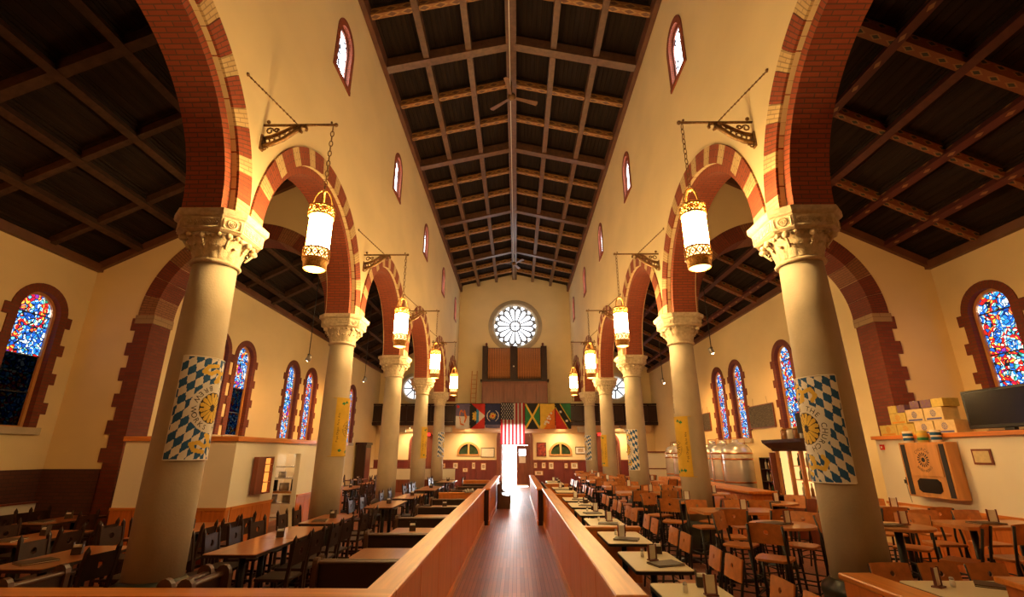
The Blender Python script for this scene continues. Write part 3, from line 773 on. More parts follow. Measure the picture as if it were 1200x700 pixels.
for (s, k), kind in BAN.items():
    zc = {(-1,1):2.47,(1,1):2.22,(-1,2):2.49,(1,2):2.08,(1,3):2.04,(1,4):2.03,(1,5):2.2,(-1,4):2.35,(-1,5):2.35}[(s,k)]
    side = 'left' if s < 0 else 'right'
    nm = {1:'nearest',2:'second',3:'third',4:'fourth',5:'farthest'}[k]
    b = thing('column_banner', (s*WC, COLY[k], zc), 0 if s < 0 else PI, ('blue and white lozenge banner with round emblem on %s %s column' if kind == 'c' else 'yellow banner with round emblem on %s %s column') % (nm, side), 'banner', 'column banners')
    inst('cloth', bme if kind == 'c' else yme, b); inst('lettering', tme if kind == 'c' else tyme, b)['kind'] = 'stuff'
    hh = (BH if kind == 'c' else YH)/2
    for sg in (-1, 1): MB().tube([(RB*math.cos(a), RB*math.sin(a), sg*hh) for a in [(-1.4+2.8*i/12) for i in range(13)]], .006, 5).build('hem_cord', M['whitec'] if kind == 'c' else M['yellowc'], b)

# ------------------------------------------------------------------ bracket lanterns
def bracket_proto(sy):
    b = thing('lantern_bracket'); tag(b, 'x', 'bracket')
    MB().box(-.0,.03,-.045,.045,-.44,-.18).build('wall_plate', M['iron'], b, bevel=.008)
    MB().tube([(.0,0,0),(1.09,0,0)], .020, 8).sph((1.09,0,.0), .032).sph((1.02,0,.045), .018).sph((.06,0,.06), .03).build('arm', M['iron'], b)
    sc = MB(); lo_ = [(.03,0,-.36),(.16,0,-.33),(.32,0,-.25),(.46,0,-.13),(.56,0,-.05)]; hi_ = [(.03,0,-.22),(.14,0,-.20),(.28,0,-.13),(.42,0,-.05),(.52,0,-.02)]
    sc.tube(lo_, .036, 6); sc.tube(hi_, .026, 6)
    for i in range(9):
        t = i/8; k = min(int(t*4), 3); f_ = t*4-k
        a = Vector(lo_[k]).lerp(Vector(lo_[k+1]), f_); c = Vector(hi_[k]).lerp(Vector(hi_[k+1]), f_); m_ = (a+c)/2
        sc.tube([m_+Vector((math.cos(q*PI/4)*.038,0,math.sin(q*PI/4)*.038)) for q in range(8)], .010, 5, True)
    sc.tube([Vector((.60+math.cos(q)*.055,0,-.075+math.sin(q)*.055)) for q in [i*PI/5-.5 for i in range(9)]], .022, 6)
    for cx, cz, r_ in ((.10,-.10,.06),(.20,-.09,.04),(.06,-.40,.05)):
        sc.tube([Vector((cx+math.cos(q)*r_*(1-q*.08),0,cz+math.sin(q)*r_*(1-q*.08))) for q in [i*PI/4 for i in range(10)]], .013, 5)
    sc.build('scroll', M['iron'], b)
    st = MB(); p0 = Vector((.50,0,.02)); p1 = Vector((.0,-.60*sy,.40)); st.tube([p0, p1], .009, 6)
    for i in range(1, 14): st.sph(p0.lerp(p1, i/14), .016, 6, 4)
    st.build('stay', M['iron'], b); MB().sph(p1, .03, 8, 6).build('anchor', M['iron'], b)
    return b
brL, brR = bracket_proto(1), bracket_proto(-1)
la = thing('hanging_lantern'); tag(la, 'x', 'lantern')       # origin at the arm's end, hanging down
ch = MB()
for i in range(13):
    z = -.03-i*.085; r_ = .024
    ch.tube([Vector((math.cos(q)*r_*(i % 2), math.cos(q)*r_*((i+1) % 2), z-.045+math.sin(q)*.052)) for q in [k*PI/4 for k in range(8)]], .007, 4, True)
ch.build('chain', M['iron'], la)
hp = MB(); hp.tube([(.135*math.cos(PI*i/10), 0, -1.42+.30*math.sin(PI*i/10)) for i in range(11)], .012, 6); hp.tube([(0, .135*math.cos(PI*i/10), -1.42+.30*math.sin(PI*i/10)) for i in range(11)], .012, 6); hp.sph((0,0,-1.14), .03)
hp.build('hoop', M['brass'], la)
def band(z0, z1, r_, n):
    mb = MB(); mb.lathe([(r_,z0),(r_+.012,z0+.005),(r_+.012,z0+.025),(r_,z0+.03)], n=24, caps=False); mb.lathe([(r_,z1-.03),(r_+.012,z1-.025),(r_+.012,z1-.005),(r_,z1)], n=24, caps=False)
    for k in range(n):
        a = 2*PI*k/n; zc = (z0+z1)/2; hh = (z1-z0)/2-.03
        P_ = lambda da, z: ((r_+.004)*math.cos(a+da), (r_+.004)*math.sin(a+da), z)
        d = PI/n*.9
        mb.tube([P_(0,zc+hh), P_(d*.7,zc+hh*.4), P_(d,zc), P_(d*.7,zc-hh*.4), P_(0,zc-hh), P_(-d*.7,zc-hh*.4), P_(-d,zc), P_(-d*.7,zc+hh*.4)], .011, 4, True)
        mb.tube([P_(d,zc-hh), P_(d,zc+hh)], .008, 4); mb.sph(P_(0,zc), .016, 5, 4)
    return mb
band(-1.56, -1.40, .168, 12).build('top_band', M['brass'], la)
MB().lathe([(.168,-1.40),(.14,-1.38),(.12,-1.40)], n=24, caps=False).build('crown', M['brass'], la)
gl = MB().lathe([(.158,-2.04),(.158,-1.56)], n=16, caps=True).build('glass', M['lantern'], la)
MB().lathe([(.150,-2.20),(.150,-2.04)], n=16, caps=False).build('lower_glass', M['lantern_low'], la)
gr = MB()
for k in range(6): a = 2*PI*(k+.5)/6; gr.tube([(.162*math.cos(a), .162*math.sin(a), -2.04), (.162*math.cos(a), .162*math.sin(a), -1.56)], .006, 4)
gr.build('glazing_bars', M['brass'], la)
bb = band(-2.22, -2.04, .166, 12); bb.lathe([(.17,-2.22),(.157,-2.25),(.153,-2.33),(.144,-2.34)], n=24, caps=False); bb.build('bottom_band', M['brass'], la)
MB().lathe([(.14,-2.325),(.14,-2.315)], n=20).build('base_glass', M['lantern_low'], la)
for side, s in (('left', -1), ('right', 1)):
    for k, y in enumerate(COLY[:5]):
        if k == 0: continue
        nm = ['beside the camera','nearest the camera','second from camera','third from camera','fourth from camera'][k]
        zb_ = 6.66
        place(brL if s < 0 else brR, USED, (s*WN, y, zb_), 0 if s < 0 else PI, 'scrolled bronze wall bracket on %s nave wall, %s' % (side, nm), 'lantern brackets')
        place(la, USED, (s*(WN-1.05), y, zb_), .3*k, 'glowing cylindrical brass lantern on %s side, %s' % (side, nm), 'nave lanterns')

# ------------------------------------------------------------------ aisle spot lamps on rods
def lamp(x, y, z, label, aim):
    t = thing('pendant_spot', (x, y, z), 0, label, 'lamp', 'aisle spot lamps')
    MB().tube([(0,0,.10),(0,0,zaisle(x)+.1-z)], .012, 6).build('rod', M['black'], t)
    d = (Vector(aim)-Vector((x,y,z))).normalized(); q = d.to_track_quat('-Z', 'Y').to_euler()
    h_ = MB(); h_.lathe([(.03,.13),(.055,.11),(.075,.0),(.08,-.06)], n=14, caps=False); h_.lathe([(.03,.13),(.001,.135)], n=14, caps=False); ho = h_.build('head', M['grey'], t, rot=q)
    MB().sph((0,0,-.045), .05, 12, 8).build('bulb', M['bulb'], ho)
    MB().box(-.03,.03,-.03,.03,.06,.14).build('swivel', M['black'], t)
    ld = bpy.data.lights.new('spot', 'SPOT'); ld.energy = SPOT_W*(.9 if y < 5 else (1.0 if y < 18 else 2.0)); ld.color = (1,.46,.12) if y > 5 else (1,.30,.03); ld.spot_size = 2.5; ld.spot_blend = 1; ld.shadow_soft_size = .06
    lo = bpy.data.objects.new('spot_light', ld); COL.objects.link(lo); lo.parent = ho; lo.location = (0,0,-.11)
for (x, y, z), nm in zip([(-6.3,14.7,4.72),(-6.3,20.4,4.88),(-7.6,2.6,5.0)], ['over the kitchen doorway','deep in the left aisle','added out of view for the left transept']):
    lamp(x, y, z, 'small spot lamp on a rod %s' % nm, (-8.0, y+1.0, 2.2) if y > 5 else (-9.0, 9.5, 3.2))  # the transept one is unseen, added to throw orange light on its walls
for (x, y, z), nm in zip([(7.6,2.6,5.0),(6.3,9.3,4.78),(6.3,15.1,5.0),(6.3,20.5,4.8)], ['added out of view for the right transept','behind the nearest right column','before the paired right aisle windows','deep in the right aisle']):
    lamp(x, y, z, 'small spot lamp on a rod %s' % nm, (8.2, y+.6, 2.0) if y > 5 else (9.0, 9.5, 3.2))  # first one stands out of view, added to warm the right transept walls

# ------------------------------------------------------------------ ceiling fans
for y, rz, nm in ((12.5, .35, 'nearer'), (26.5, 1.2, 'farther')):
    t = thing('ceiling_fan', (0, y, zn_(0)-.06), rz, '%s ceiling fan with three brown blades under the ridge' % nm, 'fan', 'nave ceiling fans')
    MB().tube([(0,0,0),(0,0,-.55)], .02, 8).build('rod', M['iron'], t)
    MB().lathe([(.05,-.50),(.12,-.53),(.13,-.62),(.08,-.68),(.03,-.70)], n=18).build('motor', M['iron'], t)
    for k in range(3):
        a = 2*PI*k/3; b = MB(); R_ = Matrix.Rotation(a, 3, 'Z')
        b.prism([R_ @ Vector(p) for p in ((.12,-.05,-.60),(.85,-.09,-.59),(.88,.0,-.60),(.85,.08,-.62),(.12,.04,-.61))], (0,0,-.012)); b.build('blade', M['fan'], t)

# ------------------------------------------------------------------ rose windows, organ, balcony
rw = struct(thing('window_rose', (.04, YF, 9.96)))
rr = MB(); rr.lathe([(1.62,-.10),(1.72,-.06),(1.80,.02)], n=48, axis='Y', caps=False); rr.lathe([(1.40,.10),(1.44,-.02),(1.62,-.08),(1.62,.2)], n=48, axis='Y', caps=False); rr.build('stone_ring', M['stone'], rw)
MB().lathe([(1.45,.16),(1.45,.2)], n=48, axis='Y').build('tracery_plate', M['tracery'], rw)
def pane(poly, nm='pane'): MB().prism([(x, .12, z) for x, z in poly], (0, .03, 0)).build(nm, M['roseglass'], rw)
for k in range(16):
    a = 2*PI*(k+.5)/16; ca_, sa_ = math.cos(a), math.sin(a); P_ = []
    for r_, h_ in ((.40,.035),(.7,.085),(.95,.125),(1.05,.125),(1.14,.09),(1.18,.0)): P_.append((r_, h_))
    pl_ = P_ + [(r_, -h_) for r_, h_ in reversed(P_[:-1])]
    pane([(r_*ca_-h_*sa_, r_*sa_+h_*ca_) for r_, h_ in pl_])
    a = 2*PI*k/16; ca_, sa_ = math.cos(a), math.sin(a)
    pane([(r_*ca_-h_*sa_, r_*sa_+h_*ca_) for r_, h_ in ((1.16,0),(1.34,.13),(1.37,0),(1.34,-.13))])
for k in range(4):
    a0 = PI/2*k; pane([(.04*(math.cos(a0)+math.cos(a0+PI/2)), .04*(math.sin(a0)+math.sin(a0+PI/2)))]+[((.28*math.cos(a0+.14+(PI/2-.28)*i/5)), .28*math.sin(a0+.14+(PI/2-.28)*i/5)) for i in range(6)])
for s in (-1, 1):
    w2 = struct(thing('window_round_'+('left' if s < 0 else 'right'), (s*6.4, YF, 5.88)))
    q = MB(); q.lathe([(.72,-.05),(.95,-.05),(.97,.02)], n=32, axis='Y', caps=False); q.lathe([(.66,.12),(.72,-.05)], n=32, axis='Y', caps=False); q.build('plaster_ring', M['plaster_white'], w2)
    MB().lathe([(.70,.14),(.70,.17)], n=32, axis='Y').build('glass', M['roundglass'], w2)
    t_ = MB()
    for k in range(8): a = 2*PI*k/8; t_.tube([(.16*math.cos(a), .11, .16*math.sin(a)), (.66*math.cos(a), .11, .66*math.sin(a))], .04, 5)
    t_.tube([(.16*math.cos(2*PI*i/14), .11, .16*math.sin(2*PI*i/14)) for i in range(14)], .05, 5, True); t_.build('tracery', M['tracery'], w2)
org = thing('pipe_organ', (0, 30.35, 4.05), 0, 'wooden pipe organ case with two banks of pipes under rose window', 'organ')
MB().box(-2.05,2.05,-.0,.58,0,2.25).build('lower_case', M['mahogany'], org)
MB().box(-2.15,2.15,-.10,.58,2.16,2.28).build('moulding', M['dark_wood'], org)
for a, b in ((-2.05,-1.72),(-.28,.16),(1.68,2.05)): MB().box(a,b,-.02,.58,2.28,4.42).build('case_post', M['dark_wood'], org)
MB().box(-2.05,2.05,.40,.58,2.28,4.38).build('case_back', M['dark_wood'], org)
for x in (-1.72, 1.72): MB().lathe([(.06,4.42),(.06,4.55),(.09,4.57),(.02,4.66)], (x*1.05,.1,0), 10).build('finial', M['mahogany'], org)
pm = MB().lathe([(.012,0),(.04,.22),(.04,1.95),(.036,1.96)], n=8).mesh('pipe', M['bar_wood'])
for x0 in (-1.66, .23):
    for k in range(14): inst('pipe', pm, org, (x0+k*.106, .12, 2.33))
for k in range(6): MB().box(-2.0+k*.67, -1.37+k*.67, -.025, 0, .15, 2.0).build('case_panel', M['mahogany'], org, bevel=.012)
MB().sph((-.06,-.04,3.1), .05, 8, 6).build('knob', M['whitec'], org)
lad = thing('ladder', (-2.55, 30.55, 4.05), 0, 'wooden ladder leaning beside the organ case', 'ladder')
for x in (-.22,.1): MB().beam((x,0,0),(x+.05,.3,2.9), .05, .05).build('stile', M['oak_light'], lad)
for i in range(9): MB().beam((-.22,.03*i,.3+i*.29),(.12,.03*i,.3+i*.29), .03, .03).build('rung', M['oak_light'], lad)
# balcony: floor slab, cove and panelled parapet
bal = struct(thing('balcony', (0, 30.0, 0)))
MB().box(-8.55,8.55,.0,.95,3.85,4.05).build('balcony_floor', M['duct'], bal)
cv = MB(); n = 10
for i in range(n):
    a, b = PI/2*i/n, PI/2*(i+1)/n
    f_ = lambda t: (.95-.75*math.cos(t) if False else .95-.8*math.sin(t), 3.1+.75*(1-math.cos(t)))
    (ya,za),(yb,zb_) = f_(a), f_(b); cv.face([(-8.3,ya,za),(8.3,ya,za),(8.3,yb,zb_),(-8.3,yb,zb_)], None, True)
cv.build('cove', M['duct'], bal)
MB().box(-8.85,8.85,-.10,.06,4.70,4.80).build('handrail', M['dark_wood'], bal); MB().box(-8.85,8.85,-.12,.06,3.52,3.72).build('lower_moulding', M['dark_wood'], bal); MB().box(-8.85,8.85,-.16,.0,3.60,3.66).build('bead', M['dark_wood'], bal)
for k in range(24):
    x = -8.8+k*.7335
    MB().box(x+.03,x+.70,-.05,.0,3.74,4.68).build('parapet_panel', M['dark_wood'], bal, bevel=.02)
    MB().box(x-.05,x+.05,-.10,.02,3.72,4.70).build('post', M['dark_wood'], bal)
for x in (-7.0,-4.2,4.2,7.0):
    vg = thing('air_vent', (x, 30.05, 3.25), 0, 'pale air grille under the balcony at %s' % {-7.0:'far left',-4.2:'left of the flags',4.2:'right of the flags',7.0:'far right'}[x], 'vent', 'balcony vents')
    MB().box(-.42,.42,-.05,.1,-.12,.18).build('housing', M['grey'], vg)
    for i in range(4): MB().box(-.38,.38,-.065,-.05,-.08+i*.06,-.05+i*.06).build('slat', M['duct'], vg)

for i, x in enumerate((-6.3, -2.8, 2.8, 6.3)):
    dl = thing('downlight', (x, 29.97, 3.48), 0, 'small spot lamp under the balcony, %s from left' % ORD[i], 'lamp', 'balcony spot lamps')
    MB().tube([(0,0,0),(0,0,.06)], .02, 6).build('stem', M['black'], dl); MB().lathe([(.03,0),(.06,-.03),(.07,-.12)], n=12, caps=False).build('head', M['grey'], dl); MB().lathe([(.055,-.10),(.055,-.095)], n=12).build('bulb', M['bulb'], dl)
    ld = bpy.data.lights.new('spot', 'SPOT'); ld.energy = 260; ld.color = (1,.66,.32); ld.spot_size = 2.6; ld.spot_blend = 1; ld.shadow_soft_size = .05
    lo = bpy.data.objects.new('spot_light', ld); COL.objects.link(lo); lo.parent = dl; lo.location = (0,0,-.13); lo.rotation_euler = (.35,0,0)
# ------------------------------------------------------------------ flags on the balcony
def flag(name, x0, x1, ztop, h_, colf, mats, label, nu=34, nv=50, wav=.03):
    def mp(u, v): return (x0+(x1-x0)*u, -.0+wav*math.sin(u*9+v*2.5+x0)*(.2+v), -v*h_+.02*math.sin(u*PI)*-1)
    t = thing('hanging_flag', (0, 29.80, ztop), 0, label, 'flag', 'flags on the balcony')
    printed(nu, nv, mp, colf).build('cloth', mats, t)
    MB().tube([(x0-.02,0,.01),(x1+.02,0,.01)], .014, 6).build('pole', M['dark_wood'], t)
    for x in (x0+.05, x1-.05): MB().tube([(x,0,0),(x,.08,-.05)], .006, 4).build('tie', M['whitec'], t)
def f_figure(u, v):
    if math.hypot((u-.15)*.85, (v-.12)*1.45) < .09: return 2
    if seg_d(u, v, [(.28,.45),(.32,.3),(.42,.26),(.5,.34)]) < .03 or seg_d(u, v, [(.62,.3),(.70,.5),(.78,.52),(.66,.72)]) < .055 or seg_d(u, v, [(.30,.55),(.36,.8),(.6,.85)]) < .03: return 3
    return 0 if v < .5 else 1
def f_triangle(u, v):
    if abs(v-.5) > .5*(1-u)+.02: return 0
    r = math.hypot((u-.42)*.9, (v-.5)*1.45)
    if u < .42 and r < (.24 if int(math.degrees(math.atan2(v-.5, u-.42))/18) % 2 else .31): return 3
    if u < .42: return 1
    return 2 if u < .58 else 4
def f_sun(u, v):
    x, z = (u-.5)*.9, (v-.5)*1.45; r = math.hypot(x, z)
    if r < .07: return 2
    if r < (.21 if int((math.degrees(math.atan2(z, x))+360)/15) % 2 else .13): return 1
    if .33 < r < .37 and abs(x) > .16 and z < .32: return 3
    if v > .86: return 4
    return 0
def f_stripes(u, v):
    k = min(int(u*13), 12)
    if k < 7 and v < .41:
        i = u*13/7*11; j = v/.41*9; fi, fj = i-math.floor(i)-.5, j-math.floor(j)-.5
        return 1 if (math.floor(i)+math.floor(j)) % 2 == 0 and abs(fi) < .34 and abs(fj) < .34 else 2
    return 0 if k % 2 == 0 else 1
def f_saltire(u, v):
    d = min(abs(u-v), abs(u-(1-v)))
    if d < .075: return 1
    return 2 if (v < u and v < 1-u) or (v > u and v > 1-u) else 0
def f_dragon(u, v):
    for cx, cz in ((.75,.38),(.6,.5),(.66,.6),(.5,.58),(.45,.7),(.55,.74),(.35,.72),(.3,.8)):
        if math.hypot((u-cx)*.9, (v-cz)*1.4) < .065: return 2
    return 0 if u+v*.9 < 1.05+.12*math.sin(v*9) else 1
def f_diag(u, v):
    d = (v-.02)-(u-.10)*1.05
    for cx, cz in ((.34,.32),(.72,.68)):
        if math.hypot((u-cx)*.9, (v-cz)*1.45) < .07: return 3
    if abs(d) < .20: return 2
    if abs(d) < .27: return 4
    return 1 if d > 0 else 0
flag('f', -3.55,-2.72, 4.79, 1.46, f_figure, [M['purple'],M['whitec'],M['redc'],M['orangec']], 'slate and white flag with orange figures, leftmost on the balcony')
flag('f', -2.66,-1.80, 4.79, 1.46, f_triangle, [M['redc'],M['blackc'],M['lblue'],M['gold'],M['whitec']], 'red flag with a black, blue and white triangle and yellow sun')
flag('f', -1.76,-.88, 4.79, 1.42, f_sun, [M['navy'],M['gold'],M['redc'],M['whitec'],M['purple']], 'navy flag with a gold sun and white arcs')
flag('f', -.83,.60, 4.83, 2.38, f_stripes, [M['us_red'],M['us_white'],M['us_blue']], 'large star spangled flag with red and white stripes above the door', 91, 120, .015)
flag('f', .64,1.50, 4.79, 1.48, f_saltire, [M['green'],M['gold'],M['blackc']], 'green and black flag with a yellow diagonal cross')
flag('f', 1.54,2.42, 4.79, 1.48, f_dragon, [M['gold'],M['orangec'],M['whitec']], 'yellow and orange flag with a white figure on the diagonal')
flag('f', 2.46,3.38, 4.79, 1.48, f_diag, [M['green'],M['redc'],M['blackc'],M['whitec'],M['gold']], 'green and red flag with black diagonal and two white stars')

# ------------------------------------------------------------------ entrance door and lower far wall
dr = struct(thing('door_1', (0, YF, 0)))
ar = MB(); ar.panel(-1.12, 1.12, 0, lambda a: 2.72+math.sqrt(max(1.12**2-a*a, 0)), [arch(0,.95,2.72,0)], lambda a,z,d:(a,-.07+d,z), .12, 24, na=6); ar.build('arch_surround', M['mahogany'], dr)
for x0, x1 in ((-.95,-.80),(.80,.95)): MB().box(x0,x1,.02,.3,0,2.42).build('jamb', M['mahogany'], dr)
MB().box(-.95,.95,.02,.3,2.38,2.50).build('transom', M['mahogany'], dr)
fg = MB(); fg.panel(-.66,.66,2.50, lambda a: 2.72+math.sqrt(max(.66**2-a*a, 0)), [], lambda a,z,d:(a,.20+d,z), .02, na=20); fg.build('fanlight_glass', M['fanlight'], dr)
fg = MB(); fg.panel(-.97,.97,2.45, lambda a: 2.72+math.sqrt(max(.97**2-a*a, 0)), [arch(0,.57,2.72,2.56)], lambda a,z,d:(a,.10+d,z), .08, 16, na=4); fg.build('tympanum', M['mahogany'], dr)
for x in (-.22,.22): MB().box(x-.02,x+.02,.14,.22,2.5,3.32).build('glazing_bar', M['mahogany'], dr)
lf = MB(); lf.panel(.10,.80,.03,2.37,[rect(.46,.20,1.35,2.15)], lambda a,z,d:(a,.10+d,z), .06, 2); leaf = lf.build('door_leaf', M['mahogany'], dr)
MB().box(.26,.66,.12,.14,1.78,2.15).build('pane', M['skyglass'], leaf); MB().box(.26,.66,.12,.14,1.35,1.74).build('notice', M['paper'], leaf); MB().box(.26,.66,.11,.15,1.74,1.78).build('glazing_bar', M['mahogany'], leaf)
for z0, z1 in ((.15,.65),(.75,1.22)): MB().box(.2,.72,.085,.10,z0,z1).build('door_panel', M['mahogany'], leaf, bevel=.012)
MB().tube([(.18,.05,1.0),(.18,.03,1.1),(.18,.05,1.2)], .012, 6).build('handle', M['brass'], leaf)
MB().box(.11,.79,.08,.10,.03,.13).build('kick_plate', M['paper'], leaf)
op = MB().box(-.80,-.74,.3,1.1,.03,2.37).build('open_leaf', M['mahogany'], dr)
for i, x in enumerate((-2.83, 2.80)):
    wl_ = struct(thing('window_lunette_'+('left' if x < 0 else 'right'), (x, YF, 1.84)))
    q = MB(); q.panel(-.68,.68,-.06, lambda a: .02+math.sqrt(max(.72**2-a*a,0)), [arch(0,.60,.02,.02)], lambda a,z,d:(a,-.05+d,z), .1, 18, na=6); q.build('frame', M['oak_light'], wl_)
    q = MB(); q.panel(-.66,.66,-.02, lambda a: .01+math.sqrt(max(.68**2-a*a,0)), [], lambda a,z,d:(a,.1+d,z), .02, na=16); q.build('glass', M['bottle'], wl_)
    MB().box(-.05,.05,-.04,.1,0,.62).build('mullion', M['oak_light'], wl_)
for i, x in enumerate((-5.68, 5.62)):
    d2 = struct(thing('door_%d' % (i+2), (x, YF, 0)))
    q = MB(); q.panel(-.82,.82,0, lambda a: 2.45+math.sqrt(max(.82**2-a*a,0)), [arch(0,.68,2.45,0)], lambda a,z,d:(a,-.05+d,z), .1, 18, na=5); q.build('arch_surround', M['brick'], d2)
    MB().box(-.68,.68,.25,.30,0,3.13).build('door_leaf', M['mahogany'], d2)
    for sx in (-1, 1):
        for z0, z1 in ((.2,1.0),(1.1,2.1)): MB().box(sx*.34-.24,sx*.34+.24,.22,.26,z0,z1).build('door_panel', M['mahogany'] if (z0 < 1 or sx*x < 0) else M['blue_print'], d2, bevel=.01)
    ex = thing('exit_sign', (x+(.3 if x < 0 else -.35), YF-.06, 3.02), 0, 'small red lit exit sign above the %s aisle doorway' % ('left' if x < 0 else 'right'), 'sign', 'exit signs')
    MB().box(-.16,.16,-.03,.02,-.08,.08).build('housing', M['exit'], ex)
def frame_pic(x, z, w_, h_, label, pm_='pic', fm='mahogany', y=YF-.05, mt=True, group='pictures on the far wall', nm='framed_picture'):
    t = thing(nm, (x, y, z), 0, label, 'picture', group)
    f = MB()
    for a, b, c, d in ((-w_/2,w_/2,h_/2-.03,h_/2),(-w_/2,w_/2,-h_/2,-h_/2+.03),(-w_/2,-w_/2+.03,-h_/2+.03,h_/2-.03),(w_/2-.03,w_/2,-h_/2+.03,h_/2-.03)): f.box(a,b,-.035,0,c,d)
    f.build('frame', M[fm], t)
    if mt: MB().box(-w_/2+.03,w_/2-.03,-.012,0,-h_/2+.03,h_/2-.03).build('mat_board', M['paper'], t); MB().box(-w_/4,w_/4,-.016,-.012,-h_/4,h_/4).build('print', M[pm_], t)
    else: MB().box(-w_/2+.03,w_/2-.03,-.012,0,-h_/2+.03,h_/2-.03).build('print', M[pm_], t)
frame_pic(1.63, 2.14, .58, .82, 'dark red poster right of the entrance door', 'pic_red', 'dark_wood', YF, False, nm='poster')
frame_pic(-1.66, 1.96, .82, .56, 'wide framed map left of the entrance door', 'cream', 'dark_wood', YF, False)
frame_pic(4.03, 2.09, .66, .42, 'wide framed photograph right of the right lunette', 'pic', 'dark_wood', YF)
SM = [(-4.35,1.2,.26,.26),(-3.6,1.2,.30,.34),(-2.5,1.2,.2,.38),(-1.9,1.15,.3,.4),(-3.0,.95,.3,.22),(1.25,1.22,.2,.32),(1.75,1.22,.24,.34),(2.2,1.2,.3,.4),(3.1,1.2,.2,.3),(3.6,1.2,.42,.36),(4.5,1.2,.2,.38),(1.45,.78,.5,.26)]
for i, (x, z, a, b) in enumerate(SM):
    frame_pic(x, z, a, b, ('small framed picture on red wainscot, %s from the door on the %s' % (ORD[[q for q in sorted([p[0] for p in SM if p[0]*x > 0], key=abs)].index(x)], 'left' if x < 0 else 'right')), 'pic', 'oak_light', YF-.05)

# ------------------------------------------------------------------ aisle rails (panelled half walls) and booths
RZ = .97
def rail_run(name, s, xin, y0, y1, label, endcap=True):
    """panelled half wall along the middle aisle; xin: face on the aisle side"""
    t = thing(name, (s*xin, y0, 0), 0, label, 'half wall', 'panelled half walls')
    L_ = y1-y0
    MB().box(s*.02, s*.14, 0, L_, 0, RZ-.05).build('core', M['dark_wood'], t)
    n = max(1, round(L_/1.22)); st = L_/n
    pme = MB().box(0, .02, .009, st-.009, .13, RZ-.05).mesh('panel', M['panelwood'], .005) if s > 0 else MB().box(-.02, 0, .009, st-.009, .13, RZ-.05).mesh('panel', M['panelwood'], .005)
    for k in range(n): inst('panel', pme, t, (0, k*st, 0))
    MB().box(s*-.02, s*.03, 0, L_, 0, .12).build('baseboard', M['rail'], t, bevel=.006)
    MB().box(s*-.035, s*.20, -.02, L_+.01, RZ-.05, RZ).build('cap', M['rail'], t, bevel=.010)
    return t
XR = .855
rail_run('aisle_rail', -1, .80, 4.10, 14.75, 'long honey oak half wall along left of the aisle')
rail_run('aisle_rail', 1, .875, 3.96, 14.75, 'long honey oak half wall along right of the aisle')
rail_run('aisle_rail', -1, .66, 14.80, 23.0, 'farther oak half wall on left of the aisle')
rail_run('aisle_rail', 1, .72, 14.80, 23.5, 'farther oak half wall on right of the aisle')
def cross_wall(x0, x1, y, h_, label, name='booth_divider', d=.16, mat_='rail_x'):
    t = thing(name, ((x0+x1)/2, y, 0), 0, label, 'half wall', 'booth dividers'); w_ = (x1-x0)/2
    n = max(1, round(2*w_/.5)); st = 2*w_/n
    MB().box(-w_, w_, -d/2+.03, d/2-.03, 0, h_-.05).build('core', M['panelwood'], t)
    for k in range(n): MB().box(-w_+k*st+.006, -w_+(k+1)*st-.006, -d/2+.012, -d/2+.03, .1, h_-.05).build('panel', M['panelwood'], t)
    MB().box(-w_-.01, w_+.03, -d/2, d/2, h_-.05, h_).build('cap', M[mat_], t, bevel=.008)
cross_wall(-6.6, -.80, 3.99, RZ, 'oak counter wall crossing the left foreground', 'counter_wall', .24)
for y, x1, nm in ((8.62,2.10,'first'),(15.2,2.10,'second'),(20.0,2.1,'third')): cross_wall(1.09, x1, y, .80, 'low oak divider between right booth tables, %s from camera' % nm)
for y, nm in ((14.85,'nearer'),(21.4,'farther')): cross_wall(-2.1, -1.03, y, .86, 'low oak divider behind the left pews, %s one' % nm)
# rail beside the right column, running toward the camera
t = thing('side_rail', (3.0, 3.2, 0), 0, 'oak half wall end in right foreground before the stone column', 'half wall')
MB().box(-.11,.11,0,1.42,0,RZ-.05).build('core', M['panelwood'], t)
for k in range(3): MB().box(-.125,-.11,k*.47+.01,(k+1)*.47-.01,.12,RZ-.05).build('panel', M['panelwood'], t)
MB().box(-.14,.14,-.02,1.45,RZ-.05,RZ).build('cap', M['rail'], t, bevel=.01)
# host stand in the right corner
t = thing('host_stand', (4.42, 4.28, 0), -.12, 'oak host stand corner at the lower right edge', 'stand')
MB().box(-.33,.45,-.3,.18,0,.92).build('body', M['panelwood'], t, bevel=.006); MB().box(-.38,.5,-.36,.22,.92,.97).build('top', M['rail_x'], t, bevel=.008); MB().box(-.27,.39,-.31,-.30,.1,.84).build('door', M['panelwood'], t)

def scroll_end(t, x, sg):
    """pew end with rounded scroll top; pew faces -y (sg=1)"""
    P_ = [(.44*-1,0),(-.44,.38),(-.34,.44),(-.16,.47),(-.09,.56),(-.08,.74)] + [(-.018-.062*math.cos(a), .79+.06*math.sin(a)) for a in [i*PI/6 for i in range(0,7)]] + [(.044,.74),(.044,0)]
    MB().prism([(x-.025, p[0], p[1]) for p in P_], (.05,0,0)).build('end_panel', M['pew_end'], t)
def make_pew(L_):
    t = thing('pew'); tag(t, 'x', 'pew')
    MB().box(-L_/2, L_/2, -.015, .02, .10, .775).build('backrest', M['pew_wood'], t)
    MB().box(-L_/2, L_/2, -.035, .035, .775, .805).build('top_rail', M['pew_end'], t, bevel=.01)
    MB().box(-L_/2, L_/2, -.42, -.015, .40, .44).build('seat', M['pew_wood'], t, bevel=.008)
    MB().box(-L_/2, L_/2, -.38, -.36, .06, .40).build('kickboard', M['pew_wood'], t)
    for x in (-L_/2, L_/2): scroll_end(t, x, 1)
    return t
pew = make_pew(1.04)
PY = [5.97+1.86*k for k in range(5)] + [16.5, 18.2, 19.9]
